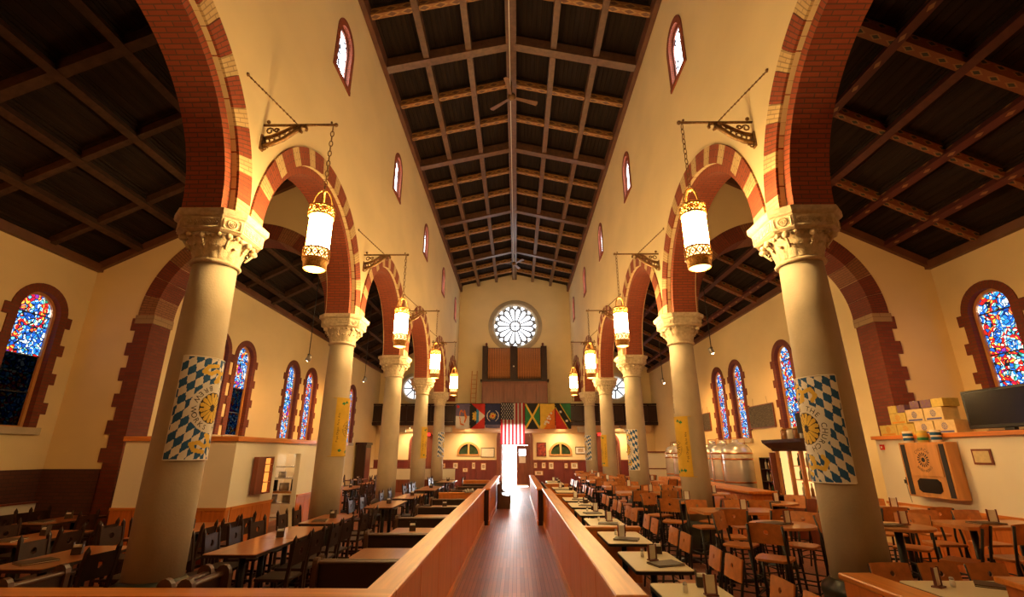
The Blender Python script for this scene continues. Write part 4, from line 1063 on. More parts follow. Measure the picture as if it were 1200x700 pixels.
for k, y in enumerate(PY):
    q = ORD[k]
    x_ = -1.545 if k < 5 else -1.46
    if k > 0: place(pew, USED, (x_, y-.045, 0), 0, 'dark pew facing the camera in left booth row, %s pair' % q, 'booth pews')
    else: place(pew, USED, (x_, y-.045, 0), 0, 'dark pew facing the camera in left booth row, nearest pair', 'booth pews')
    place(pew, USED, (x_, y+.045, 0), PI, 'dark pew facing the entrance in left booth row, %s pair' % q, 'booth pews')
# pews standing lengthwise by the counter wall
pewl = make_pew(.50)
for x, rz, nm in ((-2.42, PI/2, 'right one of the pair left of the column'), (-2.54, -PI/2, 'left one of the pair left of the column'), (-3.80, -PI/2, 'alone at far left foreground')):
    q_ = place(pewl, USED, (x, 4.42, 0), rz, 'dark pew end with scroll behind counter wall, %s' % nm.replace(' left of the column',''), 'lengthwise pews'); q_.scale = (1,1,1.2)
# bench pew standing in the aisle near the door
pwb = make_pew(2.0)
place(pwb, USED, (-.56, 20.0, 0), PI/2, 'dark bench pew standing in the aisle by the entrance', None)

# ------------------------------------------------------------------ tables
def rounded(w_, l_, r_, z, n=4):
    P_ = []
    for cx, cy, a0 in ((w_/2-r_,l_/2-r_,0),(-w_/2+r_,l_/2-r_,PI/2),(-w_/2+r_,-l_/2+r_,PI),(w_/2-r_,-l_/2+r_,3*PI/2)):
        for i in range(n+1): a = a0+PI/2*i/n; P_.append((cx+r_*math.cos(a), cy+r_*math.sin(a), z))
    return P_
def make_table(name, w_, l_, h_, top, edge, posts=1, rad=.05, cat='table'):
    t = thing(name); tag(t, 'x', cat)
    MB().prism(rounded(w_, l_, rad, h_-.008), (0,0,.008)).build('table_top', M[top], t)
    MB().prism(rounded(w_+.006, l_+.006, rad, h_-.04), (0,0,.0315)).build('edge_band', M[edge], t)
    for y in ([0] if posts == 1 else [-l_/2+.35, l_/2-.35]):
        MB().tube([(0,y,.03),(0,y,h_-.04)], .04, 10).build('post', M['black'], t)
        MB().beam((-w_*.38,y,.02),(w_*.38,y,.02), .07, .04).build('foot', M['black'], t); MB().beam((0,y-.30,.02),(0,y+.30,.02), .07, .04).build('foot', M['black'], t)
        MB().box(-w_*.3,w_*.3,y-.04,y+.04,h_-.06,h_-.04).build('bracket', M['black'], t)
    return t
def make_round(r_, h_):
    t = thing('round_bar_table'); tag(t, 'x', 'table')
    MB().lathe([(r_-.01,h_-.035),(r_,h_-.03),(r_,h_-.006),(r_-.006,h_)], n=32, sm=False).build('table_top', M['bar_wood'], t)
    MB().tube([(0,0,.03),(0,0,h_-.035)], .045, 12).build('post', M['black'], t)
    MB().lathe([(.30,0),(.30,.015),(.08,.04),(.05,.08)], n=24).build('base', M['black'], t)
    return t
wt = make_table('booth_table', .62, 1.06, .75, 'white_lam', 'black')
pt_ = make_table('pew_table', .88, .68, .71, 'table_wood', 'table_wood')
lt = make_table('dining_table', .66, 1.20, .75, 'table_wood', 'dark_wood', 2, .02)
bt = make_table('bar_table', .72, 1.30, 1.05, 'bar_wood', 'bar_wood', 2, .03)
rt = make_round(.40, 1.05)

# table-top things
mh = thing('menu_holder'); tag(mh, 'x', 'menu holder'); mh.scale = (.85,.85,.85)
MB().box(-.065,.065,-.045,.045,0,.015).build('foot', M['redframe'], mh)
for sx in (-1,1): MB().box(sx*.058-.008,sx*.058+.008,-.012,.012,.015,.20).build('post', M['redframe'], mh)
MB().box(-.05,.05,-.004,.004,.02,.19).build('card', M['paper'], mh)
nc = thing('napkin_caddy'); tag(nc, 'x', 'caddy'); nc.scale = (.75,.75,.85)
MB().box(-.07,.07,-.05,.05,0,.10).build('box', M['menu'], nc, bevel=.004); MB().box(-.055,.055,-.035,.035,.10,.13).build('napkins', M['paper'], nc); MB().box(-.07,-.062,-.05,.05,.10,.17).build('side', M['menu'], nc); MB().box(.062,.07,-.05,.05,.10,.17).build('side', M['menu'], nc)
mn = thing('closed_menu'); tag(mn, 'x', 'menu')
MB().box(-.12,.12,-.17,.17,0,.006).build('lower_cover', M['menu'], mn); MB().box(-.115,.12,-.165,.165,.006,.013).build('pages', M['cream'], mn); MB().box(-.12,.12,-.17,.17,.013,.019).build('upper_cover', M['menu'], mn)
sh = thing('salt_shaker'); tag(sh, 'x', 'shaker')
MB().lathe([(.020,0),(.023,.02),(.018,.06)], n=10).build('glass', M['paper'], sh); MB().lathe([(.019,.06),(.019,.075),(.010,.085)], n=10).build('lid', M['steel'], sh)

# ------------------------------------------------------------------ chairs and stools
def dark_chair():
    t = thing('dining_chair'); tag(t, 'x', 'chair')
    MB().box(-.22,.22,-.22,.20,.43,.465).build('seat', M['dark_wood'], t, bevel=.008)
    for x in (-.20,.20):
        MB().box(x-.018,x+.018,-.205,-.17,0,.43).build('leg', M['dark_wood'], t)
        b = MB(); b.prism([(x-.02,.17,0),(x+.02,.17,0),(x+.02,.21,0),(x-.02,.21,0)], (0,0,.46)); b.prism([(x-.02,.17,.46),(x+.02,.17,.46),(x+.02,.21,.46),(x-.02,.21,.46)], (0,.05,.44))
        b.idx([(x-.02,.22,.90),(x+.02,.22,.90),(x+.02,.26,.90),(x-.02,.26,.90),(x,.245,.96)], [(0,1,4),(1,2,4),(2,3,4),(3,0,4)]); b.build('leg', M['dark_wood'], t)
    b = MB(); f_ = lambda a, z, d: (a, .182+(z-.46)*.114+d, z)
    b.panel(-.18,.18,.60,lambda a: .86, [circ(0,.042,.745)], f_, .022, 12); b.build('backrest', M['dark_wood'], t)
    for y in (-.19,): MB().box(-.19,.19,y-.01,y+.01,.20,.235).build('stretcher', M['dark_wood'], t)
    for x in (-.20,.20): MB().box(x-.01,x+.01,-.18,.18,.16,.195).build('stretcher', M['dark_wood'], t)
    return t
def steel_chair(name, zs, cat):
    t = thing(name); tag(t, 'x', cat); k = .03 if zs > .6 else 0
    P_ = [(-.19,-.20),(.19,-.20),(.205,-.10),(.19,.12),(.14,.19),(-.14,.19),(-.19,.12),(-.205,-.10)]
    MB().prism([(x,y,zs-.03) for x, y in P_], (0,0,.03)).build('seat', M['stool_wood'], t, bevel=.006)
    for x in (-.19,.19):
        MB().tube([(x*(1+k),-.22-k,.0),(x*.95,-.16,zs-.03)], .015, 6).build('leg', M['black'], t)
        MB().tube([(x*(1+k),.24+k,.0),(x,.19,zs-.03),(x,.21,zs+.10),(x,.27,zs+.38)], .016, 6).build('leg', M['black'], t)
    b = MB(); f_ = lambda a, z, d: (a, .205+(z-zs-.10)*.20+.30*a*a-.03+d, z)
    zt = lambda a: zs+.40-.25*a*a*1.0
    b.panel(-.20,.20,zs+.17,zt,[circ(0,.026,zs+.30)], f_, .016, 10, na=5); b.build('backrest', M['stool_wood'], t)
    fr_ = [.16] if zs < .6 else [.20,.34]
    for z in fr_:
        MB().tube([(-.19,-.20,z),(.19,-.20,z),(.19,.22,z),(-.19,.22,z)], .010, 5, True).build('footrest', M['black'], t)
    return t
dc = dark_chair(); sc_ = steel_chair('side_chair', .45, 'chair'); so = steel_chair('bar_stool', .74, 'stool')
def jit(a=.07): return RND.uniform(-a, a)

# right booths: cream tables along the half wall, two side chairs each
RT = [4.72, 6.28, 7.90, 9.52, 11.05, 12.55, 14.1, 16.9, 18.4, 21.2, 22.6]
for k, y in enumerate(RT):
    q = ['nearest','second','third','fourth','fifth','sixth','seventh','eighth','ninth','tenth','farthest'][k]
    place(wt, USED, (1.71, y, 0), 0, 'cream booth table right of the aisle, %s from camera' % q, 'cream booth tables')
    for e, nn in ((-.27,'nearer'),(.27,'farther')):
        place(sc_, USED, (2.30, y+e, 0), -PI/2+jit(), 'wooden chair with round hole at %s cream table, %s one' % (q, nn), 'booth chairs')
    if k % 2 == 0 or k < 5:
        place(mh, USED, (1.75+jit(.1), y+.12+jit(.15), .75), jit(.6), 'dark red menu holder on the %s cream table' % q, 'menu holders')
    place(nc, USED, (1.85+jit(.08), y+.40, .75), jit(.3), 'red napkin caddy on the %s cream table' % q, 'napkin caddies')
    if k < 7: place(mn, USED, (1.74+jit(.06), y-.22, .75), PI/2+jit(.4), 'dark closed menu on the %s cream table' % q, 'closed menus')
    if k < 6: place(sh, USED, (1.64, y+.2, .75), 0, 'small salt shaker on the %s cream table' % q, 'salt shakers')
# benches along the half wall
for y0, y1, nm in ((4.1,8.5,'nearest'),(8.75,14.7,'middle'),(15.35,19.9,'third'),(20.1,23.4,'farthest')):
    t = thing('wall_bench', (1.06, y0, 0), 0, 'dark bench along right half wall, %s stretch' % nm, 'bench', 'wall benches')
    xs = .0 if y0 < 16 else -.1
    MB().box(xs+.02,xs+.30,0,y1-y0,.40,.45).build('seat', M['pew_wood'], t); MB().box(xs,xs+.05,0,y1-y0,.45,.88).build('backrest', M['pew_wood'], t); MB().box(xs+.02,xs+.26,.02,y1-y0-.02,0,.40).build('base', M['pew_wood'], t)
# left pew tables
for k in range(7):
    y = (PY[k]+PY[k+1])/2
    if 14 < y < 16: continue
    place(pt_, USED, (-1.50, y, 0), 0, 'wooden booth table between dark pews, %s from camera' % ORD[k], 'pew tables')
    if k in (1,3): place(nc, USED, (-1.6, y, .71), .2, 'napkin caddy on the %s pew table' % ORD[k], 'napkin caddies')
t = thing('folded_towel', (-1.25, 14.85, .862), .4, 'heap of checked towels lying on the left half wall', 'towel')
for i in range(4):
    b = MB(); b.tube([(-.12+.07*i,-.10,.02),(-.10+.07*i,0,.05+.02*(i%2)),(-.12+.07*i,.12,.02)], .035, 8); b.build('roll', M['cloth'], t)
# left dining tables with dark chairs
LT = [  # x, y0, y1, chairs per side, name
 (-3.40, 6.55, 8.95, 4, 'long table right of the near left column'),
 (-3.42, 9.30, 10.62, 2, 'table before the yellow banner column'),
 (-5.28, 7.70, 9.45, 3, 'long table by the kitchen wall'),
 (-5.30, 5.75, 7.15, 2, 'table left of the near left column'),
 (-7.02, 7.20, 8.50, 2, 'table in the left transept middle'),
 (-8.40, 9.15, 10.45, 2, 'corner table under the brick dado'),
 (-8.75, 6.85, 8.20, 2, 'table under the left transept window'),
 (-6.95, 5.05, 6.35, 2, 'foreground table at far left'),
 (-3.05, 11.9, 13.6, 2, 'table beyond the yellow banner column'),
 (-2.95, 14.2, 15.9, 2, 'table beside the third left column'),
 (-2.95, 17.2, 19.4, 3, 'long table past the third left column'),
 (-2.95, 21.8, 23.6, 2, 'table near the fourth left column'),
 (-5.9, 17.4, 19.6, 3, 'long table in the left aisle'),
 (-5.9, 20.6, 22.6, 2, 'farther table in the left aisle'),
 (-7.4, 23.4, 24.8, 2, 'table at the end of the left aisle'),
]
for x, y0, y1, n, nm in LT:
    L_ = y1-y0; m_ = max(1, round(L_/1.25)); st = L_/m_
    for i in range(m_):
        o = place(lt, USED, (x, y0+st*(i+.5), 0), jit(.015), ('wooden dining table, %s' % nm) if m_ == 1 else 'wooden dining table, %s half of the %s' % (['near','far'][min(i,1)], nm), 'left dining tables')
        o.scale = (1, (st-.01)/1.20, 1)
    for side, sx in (('left', -1), ('right', 1)):
        for i in range(n):
            yy = y0+(L_)*(i+.5)/n
            place(dc, USED, (x+sx*(.33+.16+abs(jit(.05))), yy+jit(.04), 0), (PI/2 if sx < 0 else -PI/2)+jit(.10), 'dark chair, %s side of %s, %s' % (side, nm, ORD[i]), 'dark dining chairs')
    place(nc, USED, (x+.02, (y0+y1)/2+.1, .75), jit(.4), 'napkin caddy on the %s' % nm, 'napkin caddies')
    if L_ < 1.6: place(mn, USED, (x-.05, (y0+y1)/2-.35, .75), jit(.5), 'menu lying on the %s' % nm, 'closed menus')

# right side: bar-height tables with stools
RBT = [('r',3.62,6.98,'round bar table left of near right column'),('b',3.72,8.62,'long bar table beyond near right column',PI/2),('r',3.40,10.30,'round bar table before second right column'),
 ('r',5.02,6.85,'round bar table right of near right column'),('b',6.35,8.95,'long bar table before the wooden cabinet',PI/2),('b',6.45,7.05,'long bar table under the television',PI/2),('r',5.0,9.9,'round bar table in the right aisle arch'),
 ('b',3.2,12.4,'long bar table past second right column',PI/2),('r',4.66,12.1,'round bar table by the bar counter'),('b',3.2,14.4,'bar table across from the bar',PI/2),('r',4.66,14.2,'round bar table midway along the bar'),('b',3.2,17.6,'bar table past the third right column',PI/2),('r',4.66,17.3,'round bar table before the steel tanks'),
 ('b',3.2,19.9,'bar table by the fourth right column',PI/2),('r',4.8,20.4,'round bar table past the tanks'),('b',3.4,23.2,'bar table near the far wall',PI/2)]
for rec in RBT:
    kind, x, y, nm = rec[:4]
    if kind == 'r':
        place(rt, USED, (x, y, 0), 0, nm+' with a shiny top', 'bar tables')
        st_ = [(a+jit(.15)) for a in (.75, 2.35, 3.95, 5.45)]
        for i, a in enumerate(st_):
            px_, py_ = x+.60*math.cos(a), y+.60*math.sin(a)
            if px_ > 5.1 and 11.7 < py_ < 19.5: continue
            if math.hypot(abs(px_)-WC, min(abs(py_-c) for c in COLY)) < .78: continue
            place(so, USED, (px_, py_, 0), a-PI/2+jit(.2), 'bar stool at %s, %s side' % (nm.replace(' bar table',' table'), ['far right','far left','near left','near right'][i]), 'bar stools')
    else:
        place(bt, USED, (x, y, 0), rec[4], nm+' with a shiny top', 'bar tables')
        for i, (dx, dy, rz) in enumerate(((-.33,-.52,PI),(.33,-.52,PI),(-.33,.52,0),(.33,.52,0))):
            px_, py_ = x+dx, y+dy
            if math.hypot(abs(px_)-WC, min(abs(py_-c) for c in COLY)) < .78: continue
            place(so, USED, (px_, py_, 0), rz+jit(.2), 'bar stool at %s, %s' % (nm.replace(' bar table',' table'), ['near left','near right','far left','far right'][i]), 'bar stools')
    place(mh, USED, (x+.1+jit(.08), y+jit(.08), 1.05), jit(.5), 'menu holder on the %s' % nm, 'menu holders')
    if y < 13: place(mn, USED, (x-.13, y-.03, 1.05), PI/2+jit(.5), 'menu lying on the %s' % nm, 'closed menus')
# cream table in the right foreground, chairs behind it
wl2 = make_table('booth_table', .70, 1.62, .75, 'white_lam', 'black', 2)
tag(wl2, 'long cream table in the right foreground corner', 'table', 'cream booth tables'); wl2.location = (4.66, 5.02, 0); wl2.rotation_euler = (0,0,PI/2)
for i, x in enumerate((4.02, 4.52, 5.02)):
    place(sc_, USED, (x, 5.44, 0), 0, 'wooden chair behind the right foreground table, %s from left' % ORD[i], 'booth chairs')
place(mh, USED, (4.05, 5.12, .75), .5, 'menu holder on the right foreground table', 'menu holders'); place(sh, USED, (4.20, 5.14, .75), 0, 'salt shaker on the right foreground table', 'salt shakers'); place(mn, USED, (4.62, 5.14, .75), .9, 'dark menu on the right foreground table', 'closed menus')

# ------------------------------------------------------------------ kitchen enclosure in the left aisle
kx, ky = -5.36, 9.82
kw = MB(); kw.panel(-7.55, kx, .94, 2.16, [], lambda a,z,d:(a,ky+d,z), .12); k1 = struct(kw.build('wall_kitchen_front', M['plaster_white']))
n = 5
for i in range(n):
    a = -7.55+(kx+7.55)*i/n; MB().box(a+.006, a+(kx+7.55)/n-.006, ky-.015, ky+.02, .05, .90).build('wainscot_panel', M['panelwood'], k1)
MB().box(-7.55,kx,ky,ky+.12,0,.94).build('wainscot_back', M['panelwood'], k1); MB().box(-7.55,kx+.02,ky-.035,ky+.13,.90,.95).build('chair_rail', M['rail_x'], k1); MB().box(-7.58,kx+.05,ky-.05,ky+.15,2.16,2.25).build('cap', M['rail_x'], k1)
kw = MB(); kw.panel(ky+.12, 16.2, 0, 2.16, [rect(12.22,.62,0,1.92)], lambda a,z,d:(kx-.12+.12-d,a,z), .12, 2); k2 = struct(kw.build('wall_kitchen_side', M['plaster_white']))
for a, b in ((ky+.13, 11.58), (12.86, 16.2)):
    n = max(1, round((b-a)/.45))
    for i in range(n): MB().box(kx, kx+.018, a+(b-a)*i/n+.006, a+(b-a)*(i+1)/n-.006, .05, .90).build('wainscot_panel', M['panelwood'], k2)
    MB().box(kx, kx+.035, a, b, .90, .95).build('chair_rail', M['rail'], k2)
MB().box(kx-.15, kx+.05, ky+.15, 16.2, 2.16, 2.25).build('cap', M['rail'], k2)
kw = MB(); kw.panel(9.95, 16.2, 0, 2.10, [], lambda a,z,d:(-7.2-d,a,z), .05); struct(kw.build('wall_kitchen_back', M['plaster_white']))
kw = MB(); kw.panel(-7.2, kx-.12, 0, 2.16, [], lambda a,z,d:(a,16.1+d,z), .1); struct(kw.build('wall_kitchen_end', M['plaster_white']))
t = thing('kitchen_rack', (-6.42, 14.5, 0), 0, 'steel kitchen counter rack with pans seen through doorway', 'rack')
for x in (-.45,.45):
    for y in (-.25,.25): MB().tube([(x,y,0),(x,y,1.6)], .018, 6).build('post', M['steel'], t)
for z in (.25,.60,1.25,1.55): MB().box(-.47,.47,-.27,.27,z,z+.03).build('shelf', M['steel'], t)
MB().box(-.52,.52,-.34,.30,.88,.93).build('counter_top', M['oak_light'], t)
for i, (x, z, r_, h_, m_) in enumerate(((-.3,.93,.10,.28,'black'),(0,.93,.13,.2,'steel'),(.28,.93,.09,.3,'black'),(-.25,.63,.09,.2,'steel'),(.1,.63,.1,.18,'grey'),(.3,1.28,.08,.12,'copper'),(-.1,1.28,.1,.15,'steel'),(.33,.63,.08,.2,'steel'))):
    p = tag(MB().lathe([(r_,0),(r_,h_),(r_*.9,h_),(r_*.9,.02)], n=14).build('kitchen_pot', M[m_], None, loc=(-6.42+x, 14.5-.02, z)), ['tall black pot on the kitchen counter, left','steel pan in middle of kitchen counter','tall black pot on the kitchen counter, right','steel pot on kitchen lower shelf, left','grey pot on kitchen lower shelf, middle','small copper pan on kitchen upper shelf','steel pan on kitchen upper shelf','steel pot on kitchen lower shelf, right'][i], 'pot', 'kitchen pots')
t = thing('kitchen_tube_light', (-6.4, 16.03, 1.98), 0, 'bright white tube light inside the kitchen doorway', 'lamp'); MB().box(-.6,.6,.03,.07,-.05,.05).build('housing', M['paper'], t); MB().tube([(-.58,0,0),(.58,0,0)], .02, 8).build('tube', M['tube'], t)
t = thing('display_cabinet', (kx+.02, 10.83, 1.12), 0, 'small orange lit wooden cabinet on the kitchen wall', 'cabinet')
MB().box(0,.10,-.30,-.02,0,.74).build('door', M['mahogany'], t, bevel=.006)
cbf = MB(); cbf.box(0,.10,-.02,.02,0,.74); cbf.box(0,.14,.26,.30,0,.74); cbf.box(0,.14,.02,.26,.71,.74); cbf.box(0,.14,.02,.26,0,.03); cbf.build('case', M['mahogany'], t); MB().box(0,.08,.02,.26,.03,.71).build('lit_back', M['cab_glow'], t)
for z in (.22,.42,.58): MB().box(.08,.13,.02,.26,z,z+.015).build('shelf', M['oak_light'], t)
# pale ledge board along the transept dado
t = thing('ledge_board', (-9.93, 8.6, 0), 0, 'white ledge board with dark bench below brick dado', 'bench')
MB().box(0,.06,-2.4,2.15,.78,.95).build('board', M['plaster_white'], t); MB().box(-.02,.09,-2.4,2.18,.95,.98).build('ledge', M['mahogany'], t); MB().box(0,.40,-2.4,2.1,0,.45).build('bench', M['dark_wood'], t); MB().box(0,.05,-2.4,2.15,.45,.78).build('backrest', M['dark_wood'], t)
# low white wall and shelves far left
t = thing('low_partition', (-5.35, 26.6, 0), 0, 'long low white partition near the far left wall', 'partition'); MB().box(-2.2,2.25,0,.1,.62,1.15).build('board', M['plaster_white'], t); MB().box(-2.2,2.25,.02,.08,0,.62).build('base', M['mahogany'], t); MB().box(-2.2,2.25,-.02,.14,1.15,1.19).build('cap', M['mahogany'], t)
t = thing('side_cabinet', (-8.25, 27.6, 0), 0, 'dark tall cabinet at the end of left aisle', 'cabinet'); MB().box(-.25,.25,-.5,.5,0,2.35).build('body', M['dark_wood'], t); MB().box(-.30,.30,-.55,.55,2.35,2.48).build('cornice', M['dark_wood'], t); MB().box(.25,.265,-.42,.42,.15,2.2).build('door', M['mahogany'], t)

# ------------------------------------------------------------------ right partition with boxes, television, cabinet
px_ = 7.70
kw = MB(); kw.panel(4.0, 10.68, 1.0, 2.20, [], lambda a,z,d:(px_+d,a,z), .12); r1_ = struct(kw.build('wall_partition_right', M['plaster_white']))
MB().box(px_,px_+.12,4.0,10.68,0,1.0).build('wainscot_back', M['panelwood'], r1_); MB().box(px_-.04,px_+.14,4.0,10.70,.96,1.01).build('chair_rail', M['rail'], r1_); MB().box(px_-.06,px_+.75,4.0,10.72,2.20,2.27).build('ledge', M['rail'], r1_)
for i in range(12): a = 4.0+6.68*i/12; MB().box(px_-.018,px_,a+.006,a+6.68/12-.006,.05,.95).build('wainscot_panel', M['panelwood'], r1_)
def sunburst(mb, fn, c, r0, r1, n=16):
    for k in range(n):
        a = 2*PI*k/n; h_ = PI/n*.62
        p = [(c[0]+r0*math.cos(a-h_*.5), c[1]+r0*math.sin(a-h_*.5)), (c[0]+r1*.85*math.cos(a-h_), c[1]+r1*.85*math.sin(a-h_)), (c[0]+r1*math.cos(a), c[1]+r1*math.sin(a)), (c[0]+r1*.85*math.cos(a+h_), c[1]+r1*.85*math.sin(a+h_)), (c[0]+r0*math.cos(a+h_*.5), c[1]+r0*math.sin(a+h_*.5))]
        mb.face([fn(*q) for q in p])
    mb.face([fn(c[0]+r0*.7*math.cos(2*PI*i/12), c[1]+r0*.7*math.sin(2*PI*i/12)) for i in range(12)])
t = thing('wall_cabinet', (px_-.005, 9.24, 1.18), 0, 'oak wall cabinet with sunburst emblem and glass hatch', 'cabinet')
MB().box(-.22,0,-.53,.53,0,.94).build('body', M['oak_light'], t, bevel=.008)
MB().box(-.235,-.22,-.36,.34,.36,.90).build('door', M['oak_light'], t, bevel=.004)
for y in (-.44,.43): MB().box(-.23,-.219,y-.05,y+.05,.03,.91).build('dark_strip', M['ink'], t)
oc = [(-.24+.0, .17*x_, .20+.12*z_) for x_, z_ in ((-1.5,.6),(-1.1,1),(1.1,1),(1.5,.6),(1.5,-.6),(1.1,-1),(-1.1,-1),(-1.5,-.6))]
MB().prism([(-.232, p[1], p[2]) for p in oc], (.012,0,0)).build('glass_hatch', M['screen'], t)
em_ = MB(); fE = lambda y, z: (-.237, -y, z); sunburst(em_, fE, (0,.64), .06, .135); eo = em_.build('emblem', M['ink'], t); eo['kind'] = 'stuff'
em_ = MB(); ring_text(em_, 'CHURCH', fE, (0,.64), .185, -55, 55, .075); ring_text(em_, 'BREW WORKS', fE, (0,.64), .19, -125, -235, .065, True); eo = em_.build('lettering', M['ink'], t); eo['kind'] = 'stuff'
# three printed cans on the cabinet
for i, y in enumerate((9.62, 9.28, 8.98)):
    t = thing('printed_can', (px_-.12, y, 2.12), 0, '%s printed can standing on the oak wall cabinet' % ['blue checkered left','yellow green middle','blue checkered right'][i], 'can', 'cans on the cabinet')
    MB().lathe([(.075,0),(.08,.01),(.08,.20),(.075,.21)], n=16).build('body', M['box_yellow'] if i == 1 else M['whitec'], t)
    MB().lathe([(.081,.04),(.081,.09)], n=16, caps=False).build('band', M['green'] if i == 1 else M['bannerblue'], t); MB().lathe([(.081,.12),(.081,.17)], n=16, caps=False).build('band', M['gold'] if i == 1 else M['bannerblue'], t)
# cartons on the ledge
BX = [(10.45,.46,.22,2.27,'box_yellow','yellow carton at left end of the bottom row'),(9.98,.44,.22,2.27,'box_yellow','yellow carton second in the bottom row'),(9.52,.44,.24,2.27,'box_cream','cream carton third in the bottom row'),(9.06,.44,.24,2.27,'box_cream','cream carton at right end of the bottom row'),
      (10.12,.42,.22,2.49,'box_yellow','yellow carton at left of the middle row'),(9.68,.42,.24,2.51,'box_cream','cream carton in the middle row'),(9.24,.42,.24,2.51,'box_cream','cream carton at right of the middle row'),
      (10.22,.22,.15,2.71,'box_yellow','small yellow carton at left of the top row'),(9.99,.20,.15,2.71,'box_print','small purple print carton second in top row'),(9.63,.22,.15,2.75,'box_print','small purple print carton third in top row'),(9.36,.24,.15,2.75,'box_print','small purple print carton fourth in top row'),(9.10,.26,.15,2.75,'box_yellow','small yellow carton at right of the top row')]
for y, w_, h_, z, m_, lb in BX:
    t = thing('beer_carton', (px_+.30, y, z), 0, lb+' above the cabinet', 'box', 'cartons on the ledge')
    MB().box(-.15,.15,-w_/2,w_/2,0,h_-.004).build('body', M[m_], t, bevel=.004); MB().box(-.15,.15,-.02,.02,h_-.005,h_-.002).build('tape', M['cream'], t)
    if h_ > .2:
        em_ = MB(); sunburst(em_, lambda yy, zz: (-.152, -yy, zz), (0, h_*.55), .02, .07, 12); eo = em_.build('emblem', M['ochre'] if m_ == 'box_yellow' else M['blue_print'], t); eo['kind'] = 'stuff'
        MB().box(-.1525,-.15,-w_*.4,w_*.4,.02,.05).build('printed_strip', M['ochre'] if m_ == 'box_yellow' else M['blue_print'], t)
t = thing('television', (px_+.34, 8.05, 2.27), 0, 'large black flat television standing on the ledge', 'television')
tr = Matrix.Rotation(.10, 3, 'Z')
MB().box(-.04,.05,-.70,.70,.06,.70).build('body', M['blackplastic'], t, bevel=.012); MB().box(-.043,-.040,-.65,.65,.12,.66).build('screen', M['screen'], t); MB().box(-.12,.14,-.3,.3,0,.02).build('foot', M['blackplastic'], t); MB().box(-.03,.04,-.08,.08,.02,.07).build('neck', M['blackplastic'], t)
t = thing('framed_certificate', (px_-.002, 8.31, 1.88), 0, 'small framed certificate on the white partition', 'picture')
MB().box(-.02,0,-.17,.17,-.12,.12).build('frame', M['mahogany'], t); MB().box(-.024,-.02,-.14,.14,-.09,.09).build('paper', M['box_cream'], t)
t = thing('power_outlet', (px_-.002, 10.02, 1.42), 0, 'black plug in a wall outlet with hanging cord', 'outlet')
MB().box(-.01,0,-.05,.05,-.07,.07).build('plate', M['blackplastic'], t); MB().box(-.07,-.01,-.14,.02,-.04,.03).build('plug', M['blackplastic'], t); MB().tube([(-.05,0,-.04),(-.03,.02,-.2),(-.02,.0,-.38)], .006, 5).build('cord', M['grey'], t)
t = thing('switch_box', (px_-.002, 10.5, 2.05), 0, 'small red alarm box on the white partition', 'switch'); MB().box(-.03,0,-.05,.05,-.05,.05).build('housing', M['redc'], t); MB().box(-.035,-.03,-.02,.02,-.02,.02).build('button', M['paper'], t)

# ------------------------------------------------------------------ bar, canopy, tanks, boards
t = thing('bar_counter', (5.75, 15.6, 0), 0, 'long oak bar counter in the right aisle', 'counter')
MB().box(-.20,.25,-3.6,3.6,0,1.04).build('body', M['panelwood'], t); MB().box(-.32,.34,-3.7,3.7,1.04,1.10).build('top', M['rail'], t, bevel=.01)
for k in range(12): MB().box(-.215,-.20,-3.55+k*.592,-2.98+k*.592,.1,.98).build('panel', M['panelwood'], t, bevel=.006)
t = thing('back_bar', (7.12, 12.15, 0), 0, 'back bar with dark canopy and glowing bottle shelves', 'bar')
MB().prism([(-.45,-.85,1.98),(.35,-.85,1.98),(.35,-.85,2.05),(-.50,-.85,2.05)], (0,1.7,0)).build('canopy_soffit', M['dark_wood'], t)
MB().prism([(-.50,-.9,2.05),(.35,-.9,2.05),(.35,-.9,2.25),(-.68,-.9,2.25),(-.66,-.9,2.18)], (0,1.8,0)).build('canopy', M['dark_wood'], t)
MB().box(.22,.32,-.8,.8,.9,1.98).build('lit_back', M['bar_glow'], t); MB().box(-.30,.22,.76,.80,.95,1.98).build('lit_end', M['bar_glow'], t); MB().box(-.30,.32,-.85,.85,0,.95).build('base_cabinet', M['mahogany'], t); MB().box(-.56,-.40,.80,.84,1.05,1.95).build('shutter', M['mahogany'], t)
for y in (-.8,-.3,.2,.8): MB().box(-.42,-.34,y-.035,y+.035,.95,1.98).build('post', M['bar_wood'], t)
for z in (1.30,1.62): MB().box(-.1,.24,-.8,.8,z,z+.02).build('shelf', M['bar_wood'], t)
def bottle(nm='liquor_bottle'):
    b = thing(nm); tag(b, 'x', 'bottle'); return b
bts = []
for mm, cn_ in (('bottle','green'),('bottle_amber','amber'),('bottle_clear','clear')):
    b = bottle(); MB().lathe([(.036,0),(.038,.01),(.038,.16),(.014,.21),(.014,.27)], n=10).build('body', M[mm], b); MB().lathe([(.016,.27),(.016,.295)], n=8).build('cap', M['redc'], b); bts.append((b, cn_))
for z, zz in ((.95,'counter'),(1.32,'middle shelf'),(1.64,'top shelf')):
    for i in range(8):
        b, cn_ = bts[(i*2+int(z*10)) % 3]
        place(b, USED, (7.12+.06, 11.49+i*.185, z), 0, '%s bottle on the back bar %s, %s from left' % (cn_, zz, ORD[7-i]), 'back bar bottles')
for i in range(4):
    t = thing('glass_jar', (7.12-.2, 12.75-i*.28, 2.25), 0, 'amber glass jar on the bar canopy, %s from left' % ORD[i], 'jar', 'jars on the canopy'); MB().lathe([(.08,0),(.09,.02),(.09,.22),(.06,.25)], n=12).build('body', M['bottle_clear'] if i % 2 else M['bottle_amber'], t); MB().lathe([(.065,.25),(.065,.28)], n=12).build('lid', M['brass'], t)
